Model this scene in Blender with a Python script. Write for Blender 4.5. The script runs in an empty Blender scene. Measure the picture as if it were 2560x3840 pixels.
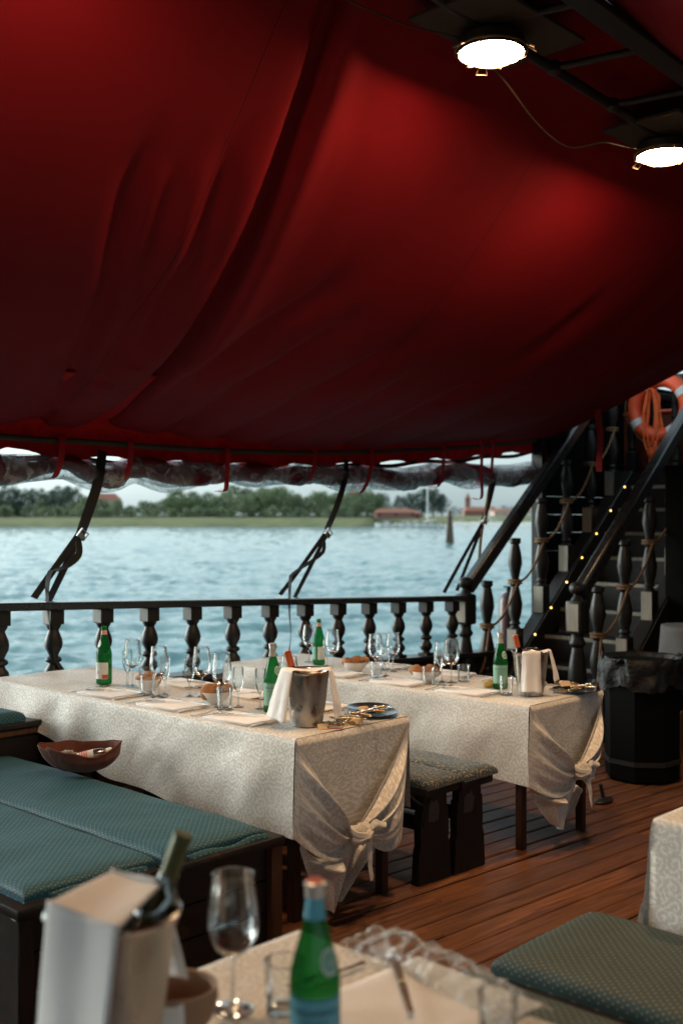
import bpy, bmesh, math, random
from mathutils import Vector, Matrix, noise
R = math.radians
PI = math.pi
rnd = random.Random(7)
scene = bpy.context.scene
COL = scene.collection

# ------------------------------------------------------------------ camera
H = 1.65
ANG = R(43.5)
FW = Vector((math.cos(ANG), math.sin(ANG), 0))       # x runs along the ship, y to port
RG = Vector((math.sin(ANG), -math.cos(ANG), 0))
FPX, CX, Y0 = 4100.0, 1280.0, 1940.0
cam_d = bpy.data.cameras.new('camera')
cam = bpy.data.objects.new('camera', cam_d)
COL.objects.link(cam)
cam.location = (0, 0, H)
cam.rotation_euler = (R(90), 0, ANG - R(90))
cam_d.sensor_fit = 'VERTICAL'
cam_d.sensor_height = 36
cam_d.sensor_width = 24
cam_d.lens = FPX / 3840 * 36
cam_d.shift_y = 20 / 3840
cam_d.clip_start = 0.05
cam_d.clip_end = 6000
cam_d.dof.use_dof = True
cam_d.dof.focus_distance = 4.75
cam_d.dof.aperture_fstop = 2.3
scene.camera = cam

# ------------------------------------------------------------------ sky, sun, exposure
world = bpy.data.worlds.new('World')
scene.world = world
world.use_nodes = True
wn, wl = world.node_tree.nodes, world.node_tree.links
wn.clear()
sky = wn.new('ShaderNodeTexSky')
sky.sky_type = 'NISHITA'
sky.sun_disc = False
sky.sun_elevation = R(14)
sky.sun_rotation = R(-20)
sky.air_density = 1.0
sky.dust_density = 4.0
sky.ozone_density = 1.5
hs = wn.new('ShaderNodeHueSaturation')
hs.inputs['Saturation'].default_value = 0.35
bgn = wn.new('ShaderNodeBackground')
bgn.inputs['Strength'].default_value = 0.15
wo = wn.new('ShaderNodeOutputWorld')
tint = wn.new('ShaderNodeMix'); tint.data_type = 'RGBA'; tint.blend_type = 'MULTIPLY'
tint.inputs['Factor'].default_value = 1.0
tint.inputs['B'].default_value = (0.80, 0.99, 1.04, 1)
wl.new(sky.outputs[0], hs.inputs['Color'])
cloud = wn.new('ShaderNodeMix'); cloud.data_type = 'RGBA'
cloud.inputs['Factor'].default_value = 0.55
cloud.inputs['B'].default_value = (1.75, 1.78, 1.78, 1)
wl.new(hs.outputs[0], cloud.inputs['A'])
ctc = wn.new('ShaderNodeTexCoord'); cmp_ = wn.new('ShaderNodeMapping'); cmp_.inputs['Scale'].default_value = (1.5, 1.5, 7)
cnz = wn.new('ShaderNodeTexNoise'); cnz.inputs['Scale'].default_value = 2.2; cnz.inputs['Detail'].default_value = 6
crp = wn.new('ShaderNodeValToRGB'); crp.color_ramp.elements[0].position = .35; crp.color_ramp.elements[0].color = (1.35, 1.40, 1.42, 1)
crp.color_ramp.elements[1].position = .68; crp.color_ramp.elements[1].color = (2.1, 2.08, 2.05, 1)
wl.new(ctc.outputs['Generated'], cmp_.inputs[0]); wl.new(cmp_.outputs[0], cnz.inputs['Vector']); wl.new(cnz.outputs['Fac'], crp.inputs[0]); wl.new(crp.outputs[0], cloud.inputs['B'])
wl.new(cloud.outputs['Result'], tint.inputs['A'])
wl.new(tint.outputs['Result'], bgn.inputs['Color'])
wl.new(bgn.outputs[0], wo.inputs[0])
sun_d = bpy.data.lights.new('sun', 'SUN')
sun_d.energy = 0.5
sun_d.angle = R(30)
sun_d.color = (1.0, 0.93, 0.84)
sun = bpy.data.objects.new('sun', sun_d)
COL.objects.link(sun)
sun.location = (0, 40, 30)
sun.rotation_euler = (R(76), 0, R(205))
scene.view_settings.view_transform = 'Standard'
scene.view_settings.look = 'None'
scene.view_settings.exposure = 1.85
scene.view_settings.gamma = 1.0

# ------------------------------------------------------------------ pixel -> place
def ray(px, py):
    return FW + RG * ((px - CX) / FPX) + Vector((0, 0, (Y0 - py) / FPX))
ORG = Vector((0, 0, H))
def at(px, py, d): return ORG + ray(px, py) * d
def on_z(px, py, z):
    r = ray(px, py); return ORG + r * ((z - H) / r.z)
def on_x(px, py, x):
    r = ray(px, py); return ORG + r * (x / r.x)
def on_y(px, py, y):
    r = ray(px, py); return ORG + r * (y / r.y)
def depth(p): return p.x * FW.x + p.y * FW.y
def deck(x): return -0.035 * (x - 2.8)

# ------------------------------------------------------------------ mesh helpers
def lerp(a, b, t): return a + (b - a) * t
def sstep(a, b, x):
    t = max(0., min(1., (x - a) / (b - a))); return t * t * (3 - 2 * t)
def interp(pts, x):
    if x <= pts[0][0]: return pts[0][1]
    for (x0, y0), (x1, y1) in zip(pts, pts[1:]):
        if x <= x1: return lerp(y0, y1, (x - x0) / (x1 - x0))
    return pts[-1][1]
def catmull(pts, n=8):
    P = [Vector(p) for p in pts]; out = []
    for i in range(len(P) - 1):
        p0 = P[max(i - 1, 0)]; p1 = P[i]; p2 = P[i + 1]; p3 = P[min(i + 2, len(P) - 1)]
        for k in range(n):
            t = k / n
            out.append(0.5 * ((2 * p1) + (p2 - p0) * t + (2 * p0 - 5 * p1 + 4 * p2 - p3) * t * t + (3 * p1 - p0 - 3 * p2 + p3) * t ** 3))
    out.append(P[-1]); return out

class MB:
    def __init__(s): s.v = []; s.f = []; s.uv = []; s.mi = []
    def add(s, vs, fs, uvs=None, mi=0):
        b = len(s.v); s.v += [Vector(v) for v in vs]
        for f in fs:
            s.f.append([i + b for i in f]); s.mi.append(mi)
            s.uv.append([uvs[i] for i in f] if uvs else None)
        return s
    def bm(s, b, mi=0):
        b.verts.ensure_lookup_table()
        s.add([v.co.copy() for v in b.verts], [[v.index for v in f.verts] for f in b.faces], None, mi); b.free(); return s
    def box(s, lo, hi, bev=0.0, mat=None, seg=1):
        b = bmesh.new(); bmesh.ops.create_cube(b, size=1)
        lo = Vector(lo); hi = Vector(hi); c = (lo + hi) / 2; d = hi - lo
        for v in b.verts: v.co = Vector((v.co.x * d.x + c.x, v.co.y * d.y + c.y, v.co.z * d.z + c.z))
        if bev > 0: bmesh.ops.bevel(b, geom=b.edges[:], offset=bev, segments=seg, profile=0.5, affect='EDGES')
        if mat:
            for v in b.verts: v.co = mat @ v.co
        b.verts.index_update(); return s.bm(b)
    def beam(s, a, b_, w, h, bev=0.004, up=(0, 0, 1)):
        a = Vector(a); b_ = Vector(b_); d = b_ - a; L = d.length; x = d.normalized()
        y = Vector(up).cross(x).normalized(); z = x.cross(y)
        M = Matrix((x, y, z)).transposed().to_4x4(); M.translation = a
        return s.box((0, -w / 2, -h / 2), (L, w / 2, h / 2), bev, M)
    def lathe(s, prof, seg=24, M=None, cap=True, square=None, mi=0):
        M = M or Matrix(); vs = []; fs = []; n = len(prof)
        for (r, z) in prof:
            for k in range(seg):
                a = 2 * PI * k / seg; vs.append(M @ Vector((r * math.cos(a), r * math.sin(a), z)))
        for i in range(n - 1):
            for k in range(seg):
                k2 = (k + 1) % seg; fs.append([i * seg + k, i * seg + k2, (i + 1) * seg + k2, (i + 1) * seg + k])
        if cap:
            if prof[0][0] > 1e-5: fs.append(list(range(seg - 1, -1, -1)))
            if prof[-1][0] > 1e-5: fs.append([(n - 1) * seg + k for k in range(seg)])
        return s.add(vs, fs, None, mi)
    def tube(s, path, r, seg=8, flat=None, cap=True):
        P = [Vector(p) for p in path]; n = len(P); vs = []; fs = []
        T = [(P[min(i + 1, n - 1)] - P[max(i - 1, 0)]).normalized() for i in range(n)]
        up = Vector((0, 0, 1)) if abs(T[0].z) < .9 else Vector((1, 0, 0))
        N = (up - T[0] * up.dot(T[0])).normalized()
        for i in range(n):
            N = (N - T[i] * N.dot(T[i])); N = N.normalized() if N.length > 1e-6 else Vector((1, 0, 0)); B = T[i].cross(N)
            ri = r[i] if isinstance(r, (list, tuple)) else r
            for k in range(seg):
                a = 2 * PI * k / seg; ca, sa = math.cos(a), math.sin(a)
                vs.append(P[i] + N * ca * ri + B * sa * ri * (flat or 1))
        for i in range(n - 1):
            for k in range(seg):
                k2 = (k + 1) % seg; fs.append([i * seg + k, i * seg + k2, (i + 1) * seg + k2, (i + 1) * seg + k])
        if cap: fs.append(list(range(seg - 1, -1, -1))); fs.append([(n - 1) * seg + k for k in range(seg)])
        return s.add(vs, fs)
    def ribbon(s, path, w, th, wdir):
        """flat webbing following path; wdir = width direction"""
        P = [Vector(p) for p in path]; n = len(P); vs = []; fs = []
        for i in range(n):
            T = (P[min(i + 1, n - 1)] - P[max(i - 1, 0)]).normalized()
            wd = wdir(i / (n - 1)) if callable(wdir) else Vector(wdir)
            W = (wd - T * wd.dot(T)).normalized(); Nn = T.cross(W)
            ww = w(i / (n - 1)) if callable(w) else w
            for (a, b) in ((-1, -1), (1, -1), (1, 1), (-1, 1)): vs.append(P[i] + W * a * ww / 2 + Nn * b * th / 2)
        for i in range(n - 1):
            for k in range(4):
                k2 = (k + 1) % 4; fs.append([i * 4 + k, i * 4 + k2, i * 4 + 4 + k2, i * 4 + 4 + k])
        fs.append([3, 2, 1, 0]); fs.append([4 * n - 4, 4 * n - 3, 4 * n - 2, 4 * n - 1])
        return s.add(vs, fs)
    def grid(s, fn, nu, nv, uvf=None, wrap=False):
        vs = []; uv = []; fs = []
        for j in range(nv + 1):
            for i in range(nu + 1):
                u, v = i / nu, j / nv; p = Vector(fn(u, v)); vs.append(p); uv.append(uvf(u, v) if uvf else (u, v))
        for j in range(nv):
            for i in range(nu):
                a = j * (nu + 1) + i; fs.append([a, a + 1, a + nu + 2, a + nu + 1])
        return s.add(vs, fs, uv)
    def ball(s, c, r, seg=16, rings=10, fn=None):
        vs = []; fs = []; c = Vector(c); r = Vector(r) if not isinstance(r, (int, float)) else Vector((r, r, r))
        for i in range(rings + 1):
            th = PI * i / rings
            for k in range(seg):
                a = 2 * PI * k / seg; d = Vector((math.sin(th) * math.cos(a), math.sin(th) * math.sin(a), math.cos(th)))
                m = fn(d) if fn else 1
                vs.append(c + Vector((d.x * r.x, d.y * r.y, d.z * r.z)) * m)
        for i in range(rings):
            for k in range(seg):
                k2 = (k + 1) % seg; fs.append([i * seg + k, (i + 1) * seg + k, (i + 1) * seg + k2, i * seg + k2])
        return s.add(vs, fs)
    def build(s, name, m, parent=None, off=None, sharp=40, weld=False, thick=0):
        off = Vector(off) if off is not None else Vector((0, 0, 0))
        me = bpy.data.meshes.new(name)
        me.from_pydata([tuple(v - off) for v in s.v], [], s.f)
        if any(u is not None for u in s.uv):
            l = me.uv_layers.new(name='UVMap'); k = 0
            for u, f in zip(s.uv, s.f):
                for j in range(len(f)):
                    l.data[k].uv = u[j] if u else (0, 0); k += 1
        ms = m if isinstance(m, (list, tuple)) else [m]
        for mm in ms: me.materials.append(mm)
        if len(ms) > 1: me.polygons.foreach_set('material_index', s.mi)
        me.validate(); 
        if weld:
            b = bmesh.new(); b.from_mesh(me); bmesh.ops.remove_doubles(b, verts=b.verts, dist=0.0004)
            bmesh.ops.recalc_face_normals(b, faces=b.faces); b.to_mesh(me); b.free()
        me.polygons.foreach_set('use_smooth', [True] * len(me.polygons))
        me.set_sharp_from_angle(angle=R(sharp))
        me.update()
        o = bpy.data.objects.new(name, me); COL.objects.link(o)
        if parent: o.parent = parent
        else: o.location = off
        if thick:
            md = o.modifiers.new('thickness', 'SOLIDIFY'); md.thickness = thick; md.offset = 0
        return o

def tag(o, label=None, cat=None, group=None, kind=None):
    if label: o['label'] = label
    if cat: o['category'] = cat
    if group: o['group'] = group
    if kind: o['kind'] = kind
    return o
def thing(name, label, cat, loc=(0, 0, 0), rz=0, group=None):
    o = bpy.data.objects.new(name, None); COL.objects.link(o)
    o.empty_display_size = .1; o.location = loc; o.rotation_euler = (0, 0, rz)
    return tag(o, label, cat, group)
def kids(o): return [c for c in bpy.data.objects if c.parent == o]
def dup(root, loc, rz=0, label=None, group=None, scale=None):
    def cp(o, par):
        c = o.copy(); COL.objects.link(c); c.parent = par
        for k in kids(o): cp(k, c)
        return c
    ks = kids(root)
    r = root.copy(); COL.objects.link(r); r.location = loc; r.rotation_euler = (0, 0, rz)
    for k in ks: cp(k, r)
    if label: r['label'] = label
    if group: r['group'] = group
    if scale: r.scale = scale
    return r

# ------------------------------------------------------------------ materials
class NT:
    def __init__(s, name):
        s.m = bpy.data.materials.new(name); s.m.use_nodes = True; s.t = s.m.node_tree; s.n = s.t.nodes; s.l = s.t.links
        s.b = s.n['Principled BSDF']; s.out = s.n['Material Output']
    def new(s, t, **k):
        n = s.n.new(t)
        for a, v in k.items(): setattr(n, a, v)
        return n
    def set(s, n, i, v):
        if isinstance(v, bpy.types.NodeSocket): s.l.new(v, n.inputs[i])
        elif v is not None:
            if isinstance(v, (tuple, list)) and len(v) == 3 and n.inputs[i].type == 'RGBA': v = (*v, 1)
            n.inputs[i].default_value = v
    def math(s, op, a, b=None, c=None, clamp=False):
        n = s.new('ShaderNodeMath', operation=op, use_clamp=clamp)
        s.set(n, 0, a); s.set(n, 1, b); s.set(n, 2, c); return n.outputs[0]
    def vmath(s, op, a, b=None):
        n = s.new('ShaderNodeVectorMath', operation=op); s.set(n, 0, a); s.set(n, 1, b)
        return n.outputs['Value'] if op == 'LENGTH' else n.outputs[0]
    def mix(s, f, a, b, mode='MIX'):
        n = s.new('ShaderNodeMix', data_type='RGBA', blend_type=mode)
        s.set(n, 'Factor', f); s.set(n, 'A', a); s.set(n, 'B', b); return n.outputs['Result']
    def coord(s, kind='Object', scale=(1, 1, 1), rot=(0, 0, 0), loc=(0, 0, 0)):
        c = s.new('ShaderNodeTexCoord'); m = s.new('ShaderNodeMapping')
        m.inputs['Scale'].default_value = scale; m.inputs['Rotation'].default_value = rot; m.inputs['Location'].default_value = loc
        s.l.new(c.outputs[kind], m.inputs[0]); return m.outputs[0]
    def noise(s, v, scale, detail=4, rough=.55, dist=0):
        n = s.new('ShaderNodeTexNoise'); s.set(n, 'Vector', v)
        n.inputs['Scale'].default_value = scale; n.inputs['Detail'].default_value = detail
        n.inputs['Roughness'].default_value = rough; n.inputs['Distortion'].default_value = dist; return n.outputs['Fac']
    def ramp(s, f, stops):
        n = s.new('ShaderNodeValToRGB'); s.l.new(f, n.inputs[0]); e = n.color_ramp.elements
        while len(e) < len(stops): e.new(.5)
        for el, (p, c) in zip(e, stops): el.position = p; el.color = (*c, 1) if len(c) == 3 else c
        return n.outputs[0]
    def bump(s, h, strength=.3, dist=.01):
        n = s.new('ShaderNodeBump'); n.inputs['Strength'].default_value = strength; n.inputs['Distance'].default_value = dist
        s.l.new(h, n.inputs['Height']); s.l.new(n.outputs[0], s.b.inputs['Normal']); return n.outputs[0]
    def P(s, **k):
        for a, v in k.items(): s.set(s.b, a.replace('_', ' '), v)
        return s

def simple(name, col, rough=.5, metal=0, var=.15, nscale=12, bump=.0, bscale=60, bdist=.004, **k):
    t = NT(name); co = t.coord('Object')
    f = t.noise(co, nscale, 5)
    c = t.mix(f, tuple(x * (1 - var) for x in col), tuple(min(1, x * (1 + var)) for x in col))
    t.P(Base_Color=c, Roughness=rough, Metallic=metal, **k)
    if bump: t.bump(t.noise(co, bscale, 4), bump, bdist)
    return t.m

def spiral_mask(t, uv, scale, width=.28, seed=0., sw=.5, lw_=3.2):
    """curling tendrils: one spiral per voronoi cell"""
    nz = t.new('ShaderNodeTexNoise'); t.l.new(uv, nz.inputs['Vector']); nz.inputs['Scale'].default_value = scale * 1.3; nz.inputs['Detail'].default_value = 2
    off = t.vmath('SCALE', nz.outputs['Color']); off.node.inputs['Scale'].default_value = .38 / scale
    p = t.vmath('ADD', uv, off)
    vo = t.new('ShaderNodeTexVoronoi', voronoi_dimensions='2D'); t.l.new(p, vo.inputs['Vector'])
    vo.inputs['Scale'].default_value = scale; vo.inputs['Randomness'].default_value = .75
    d = t.vmath('SUBTRACT', p, vo.outputs['Position'])
    sp = t.new('ShaderNodeSeparateXYZ'); t.l.new(d, sp.inputs[0])
    an = t.math('ARCTAN2', sp.outputs[1], sp.outputs[0])
    r = t.math('MULTIPLY', vo.outputs['Distance'], 1.0)
    cs = t.new('ShaderNodeSeparateColor'); t.l.new(vo.outputs['Color'], cs.inputs[0])
    sgn = t.math('SUBTRACT', t.math('MULTIPLY', t.math('GREATER_THAN', cs.outputs[0], .5), 2), 1)
    ph = t.math('ADD', t.math('MULTIPLY', an, sgn), t.math('ADD', t.math('MULTIPLY', r, 17), t.math('MULTIPLY', cs.outputs[1], 6.28)))
    w = t.math('SINE', ph)
    lf = t.noise(p, scale * 5.5, 2, .5, 1.2)
    val = t.math('ADD', t.math('MULTIPLY', w, sw), t.math('MULTIPLY', t.math('SUBTRACT', lf, .5), lw_))
    n = t.new('ShaderNodeMapRange', interpolation_type='SMOOTHSTEP'); t.l.new(val, n.inputs[0])
    n.inputs[1].default_value = width - .12; n.inputs[2].default_value = width + .12
    return n.outputs[0]

M = {}
def mk_damask(name, lo, hi, scale):
    t = NT(name); uv = t.coord('UV')
    m = spiral_mask(t, uv, scale, .10, sw=.50, lw_=4.0)
    big = t.noise(uv, 2.5, 3)
    c = t.mix(m, lo, hi)
    c = t.mix(t.math('MULTIPLY', big, .25), c, tuple(x * .8 for x in lo))
    t.P(Base_Color=c, Roughness=t.math('SUBTRACT', .60, t.math('MULTIPLY', m, .20)), Sheen_Weight=.12)
    wv = t.noise(uv, 700, 1)
    wr = t.noise(t.coord('UV', (1, 1, 1)), 9, 3, .5, .6)
    t.bump(t.math('ADD', t.math('MULTIPLY', m, .25), t.math('ADD', t.math('MULTIPLY', wv, .25), t.math('MULTIPLY', wr, 4))), .35, .004)
    return t.m
M['damask'] = mk_damask('damask_cloth', (.56, .515, .455), (.74, .71, .665), 19)

def mk_dots(name, base, dot):
    t = NT(name); uv = t.coord('UV', (55, 55, 1), (0, 0, R(45)))
    s = t.new('ShaderNodeSeparateXYZ'); t.l.new(uv, s.inputs[0])
    fx = t.math('SUBTRACT', t.math('FRACT', s.outputs[0]), .5); fy = t.math('SUBTRACT', t.math('FRACT', s.outputs[1]), .5)
    r = t.math('ADD', t.math('ABSOLUTE', fx), t.math('ABSOLUTE', fy))
    m = t.math('LESS_THAN', r, .2)
    uv2 = t.coord('UV')
    n = t.noise(uv2, 6, 4)
    c = t.mix(n, tuple(x * .8 for x in base), tuple(x * 1.2 for x in base))
    c = t.mix(t.math('MULTIPLY', m, .75), c, dot)
    t.P(Base_Color=c, Roughness=.62, Specular_IOR_Level=.35)
    t.bump(t.math('ADD', t.math('MULTIPLY', t.noise(uv2, 500, 1), .4), t.math('ADD', m, t.math('MULTIPLY', t.noise(uv2, 7, 3, .5, .5), 6))), .35, .003)
    return t.m
M['teal'] = mk_dots('teal_dotted_fabric', (.010, .076, .108), (.28, .25, .17))
M['olive'] = mk_dots('green_dotted_fabric', (.020, .044, .043), (.26, .22, .13))

def mk_floral():
    t = NT('floral_fabric'); uv = t.coord('UV')
    m = spiral_mask(t, uv, 13, .52)
    c = t.mix(m, (.005, .030, .036), (.36, .23, .11))
    t.P(Base_Color=c, Roughness=.7, Sheen_Weight=.3); t.bump(t.math('ADD', m, t.noise(uv, 300, 1)), .3, .003)
    return t.m
M['floral'] = mk_floral()

def mk_canvas(name, col, transl, seam=True, rough=.85):
    t = NT(name); uv = t.coord('UV')
    n1 = t.noise(uv, 1.3, 5, .6); n2 = t.noise(uv, 14, 4)
    c = t.mix(n1, tuple(x * .8 for x in col), tuple(x * 1.2 for x in col))
    c = t.mix(t.math('MULTIPLY', n2, .15), c, tuple(x * .5 for x in col))
    st = t.ramp(t.noise(uv, 3.1, 6, .7), [(.62, (0, 0, 0)), (.72, (1, 1, 1))])
    c = t.mix(t.math('MULTIPLY', st, .25), c, tuple(x * .45 for x in col))
    hgt = t.noise(uv, 420, 1)
    if seam:
        s = t.new('ShaderNodeSeparateXYZ'); t.l.new(uv, s.inputs[0])
        f = t.math('ABSOLUTE', t.math('SUBTRACT', t.math('FRACT', t.math('DIVIDE', t.math('SUBTRACT', s.outputs[0], 2.0), 1.85)), .5))
        ln = t.math('LESS_THAN', f, .0016)
        wd = t.math('LESS_THAN', t.math('ABSOLUTE', t.math('SUBTRACT', f, .012)), .0006)
        c = t.mix(t.math('MULTIPLY', t.math('MAXIMUM', ln, t.math('MULTIPLY', wd, .5)), .7), c, tuple(x * .15 for x in col))
        hgt = t.math('SUBTRACT', t.math('MULTIPLY', hgt, .5), t.math('MULTIPLY', ln, 2))
    t.P(Base_Color=c, Roughness=rough * .9, Specular_IOR_Level=.20)
    bn = t.bump(hgt, .25, .003)
    if transl:
        tr = t.new('ShaderNodeBsdfTranslucent'); t.set(tr, 'Color', c)
        mx = t.new('ShaderNodeMixShader'); mx.inputs[0].default_value = transl
        t.l.new(t.b.outputs[0], mx.inputs[1]); t.l.new(tr.outputs[0], mx.inputs[2]); t.l.new(mx.outputs[0], t.out.inputs[0])
    return t.m
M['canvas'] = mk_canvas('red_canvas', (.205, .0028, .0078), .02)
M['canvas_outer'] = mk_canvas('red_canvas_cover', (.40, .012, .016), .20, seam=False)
M['strapred'] = simple('red_webbing', (.42, .014, .02), .8, bump=.3, bscale=300, bdist=.001)

def mk_wood(name, c1, c2, rough, coat=0, axis='X', sc=1.0, wear=None):
    t = NT(name); s = (1.2 * sc, 14 * sc, 14 * sc) if axis == 'X' else ((14 * sc, 1.2 * sc, 14 * sc) if axis == 'Y' else (14 * sc, 14 * sc, 1.2 * sc))
    co = t.coord('Object', s); g = t.noise(co, 2.5, 6, .6, .8)
    c = t.mix(t.ramp(g, [(.3, (0, 0, 0)), (.7, (1, 1, 1))]), c1, c2)
    o = t.coord('Object'); w = t.noise(o, 3.5, 6, .7)
    rg = t.math('ADD', rough, t.math('MULTIPLY', t.math('SUBTRACT', w, .5), .35))
    if wear: c = t.mix(t.ramp(t.noise(o, 9, 7, .75), [(.60, (0, 0, 0)), (.68, (1, 1, 1))]), c, wear)
    t.P(Base_Color=c, Roughness=rg, Coat_Weight=coat * .4, Coat_Roughness=.3, Specular_IOR_Level=.22 if coat < 1 else .6)
    t.bump(t.math('ADD', g, t.math('MULTIPLY', w, .6)), .35, .004); return t.m
M['dark'] = mk_wood('dark_stained_wood', (.007, .0075, .008), (.018, .015, .013), .45, .25, 'Z', 1, (.035, .020, .013))
M['darkx'] = mk_wood('dark_stained_wood_long', (.008, .008, .008), (.019, .015, .013), .42, .3, 'X', 1, (.045, .024, .015))
M['railpaint'] = mk_wood('satin_black_rail', (.009, .010, .011), (.020, .020, .020), .28, 1.0, 'X', 1)
M['darky'] = mk_wood('dark_stained_wood_cross', (.008, .0075, .007), (.020, .015, .012), .5, .2, 'Y', 1, (.06, .03, .017))
M['greyface'] = mk_wood('lit_grey_wood_face', (.19, .175, .145), (.30, .275, .23), .6, 0, 'Z', 1)  # light on the stair block faces painted into this grey; nosings share it
M['capgrey'] = mk_wood('sky_sheen_stringer', (.20, .24, .27), (.32, .37, .41), .4, 0, 'X', 1)  # sky reflection on the stringer top put into this blue-grey
M['brownwood'] = mk_wood('brown_wood', (.05, .022, .011), (.10, .045, .02), .5, .1, 'Z', 1)

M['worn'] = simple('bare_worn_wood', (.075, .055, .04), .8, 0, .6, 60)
M['legwood'] = mk_wood('dark_brown_leg_wood', (.030, .014, .008), (.06, .027, .014), .5, .1, 'Z', 1)
def mk_deck():
    t = NT('deck_planks'); geo = t.new('ShaderNodeAttribute'); geo.attribute_name = 'plank'
    s = t.new('ShaderNodeSeparateColor'); t.l.new(geo.outputs['Color'], s.inputs[0])
    co = t.coord('Object', (1.1, 22, 22))
    ad = t.new('ShaderNodeVectorMath', operation='ADD'); t.l.new(co, ad.inputs[0])
    cb = t.new('ShaderNodeCombineXYZ'); t.l.new(t.math('MULTIPLY', s.outputs[0], 40), cb.inputs[0]); t.l.new(t.math('MULTIPLY', s.outputs[1], 90), cb.inputs[1])
    t.l.new(cb.outputs[0], ad.inputs[1]); g = t.noise(ad.outputs[0], 1.6, 7, .62, .9)
    c = t.ramp(g, [(.28, (.030, .010, .005)), (.46, (.145, .050, .018)), (.70, (.33, .125, .043))])
    c = t.mix(t.math('MULTIPLY', s.outputs[2], .55), c, (.06, .024, .011))
    o = t.coord('Object', (1, 2.5, 1)); w = t.noise(o, 1.8, 6, .65)
    c = t.mix(t.ramp(w, [(.35, (0, 0, 0)), (.75, (.55, .55, .55))]), c, (.055, .022, .011))
    streak = t.ramp(t.noise(t.coord('Object', (1.6, 26, 1)), 1.3, 5, .7, .4), [(.62, (0, 0, 0)), (.74, (1, 1, 1))])
    c = t.mix(t.math('MULTIPLY', streak, .8), c, (.012, .006, .004))
    t.P(Base_Color=c, Roughness=t.math('ADD', .32, t.math('MULTIPLY', w, .3)))
    t.bump(t.math('SUBTRACT', g, t.math('MULTIPLY', streak, .6)), .5, .004); return t.m
M['deck'] = mk_deck()

def mk_glass(name, col, edge, rough=.02, base=.04, ior=1.5):
    t = NT(name); t.n.remove(t.b)
    lw = t.new('ShaderNodeLayerWeight'); lw.inputs['Blend'].default_value = .35
    tr = t.new('ShaderNodeBsdfTransparent'); t.l.new(t.mix(t.math('POWER', lw.outputs['Facing'], 2.2), col, edge), tr.inputs['Color'])
    gl = t.new('ShaderNodeBsdfGlossy'); gl.inputs['Roughness'].default_value = rough; gl.inputs['Color'].default_value = (1, 1, 1, 1)
    fr = t.new('ShaderNodeFresnel'); fr.inputs['IOR'].default_value = ior
    f = t.math('MINIMUM', t.math('ADD', t.math('MULTIPLY', fr.outputs[0], .9), base), .85)
    mx = t.new('ShaderNodeMixShader'); t.l.new(f, mx.inputs[0]); t.l.new(tr.outputs[0], mx.inputs[1]); t.l.new(gl.outputs[0], mx.inputs[2])
    t.l.new(mx.outputs[0], t.out.inputs[0]); return t.m
M['glass'] = mk_glass('clear_glass', (.96, .98, .985), (.42, .48, .50))
def mk_green():
    t = NT('green_glass'); lw = t.new('ShaderNodeLayerWeight'); lw.inputs['Blend'].default_value = .3
    t.P(Base_Color=(.01, .09, .025), Roughness=.07, Coat_Weight=.6)
    tr = t.new('ShaderNodeBsdfTransparent'); t.l.new(t.mix(lw.outputs['Facing'], (.20, .60, .30), (.015, .17, .06)), tr.inputs['Color'])
    tl = t.new('ShaderNodeBsdfTranslucent'); tl.inputs['Color'].default_value = (.05, .30, .10, 1)
    a = t.new('ShaderNodeMixShader'); a.inputs[0].default_value = .26; t.l.new(tr.outputs[0], a.inputs[1]); t.l.new(tl.outputs[0], a.inputs[2])
    b = t.new('ShaderNodeMixShader'); b.inputs[0].default_value = .2; t.l.new(a.outputs[0], b.inputs[1]); t.l.new(t.b.outputs[0], b.inputs[2])
    t.l.new(b.outputs[0], t.out.inputs[0]); return t.m
M['green'] = mk_green()
def mk_film():
    t = NT('clear_film'); co = t.coord('Object'); n = t.noise(co, 9, 5, .6, 1.5)
    t.P(Base_Color=(.75, .8, .82), Roughness=.08, Specular_IOR_Level=1.0)
    t.bump(n, .9, .03)
    tr = t.new('ShaderNodeBsdfTransparent'); tr.inputs['Color'].default_value = (.90, .93, .94, 1)
    lw = t.new('ShaderNodeLayerWeight'); lw.inputs['Blend'].default_value = .45
    mx = t.new('ShaderNodeMixShader'); t.l.new(t.math('ADD', t.math('MULTIPLY', lw.outputs['Facing'], .5), t.math('MULTIPLY', t.ramp(n, [(.50, (0, 0, 0)), (.60, (1, 1, 1))]), .34)), mx.inputs[0])
    t.l.new(tr.outputs[0], mx.inputs[1]); t.l.new(t.b.outputs[0], mx.inputs[2]); t.l.new(mx.outputs[0], t.out.inputs[0]); return t.m
M['film'] = mk_film()
M['roll'] = simple('maroon_rolled_fabric', (.15, .016, .022), .28, bump=.8, bscale=7, bdist=.05, nscale=5, var=.5)
M['steel'] = simple('polished_steel', (.62, .60, .57), .22, 1, .1, 30)
def mk_bucket():
    t = NT('frosted_steel'); co = t.coord('Object', (1, 1, .35)); n = t.noise(co, 14, 5, .6); d = t.noise(t.coord('Object'), 260, 2)
    f = t.ramp(n, [(.38, (0, 0, 0)), (.6, (1, 1, 1))])
    t.P(Base_Color=t.mix(f, (.34, .325, .31), (.50, .475, .44)), Metallic=1.0, Roughness=t.math('ADD', .2, t.math('MULTIPLY', f, .28)))
    t.bump(t.math('MULTIPLY', d, f), .35, .002); return t.m
M['bucket'] = mk_bucket()
M['brass'] = simple('old_brass', (.55, .40, .20), .3, 1, .3, 60)
M['ceramic'] = simple('white_ceramic', (.72, .69, .66), .22, 0, .03)
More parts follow.
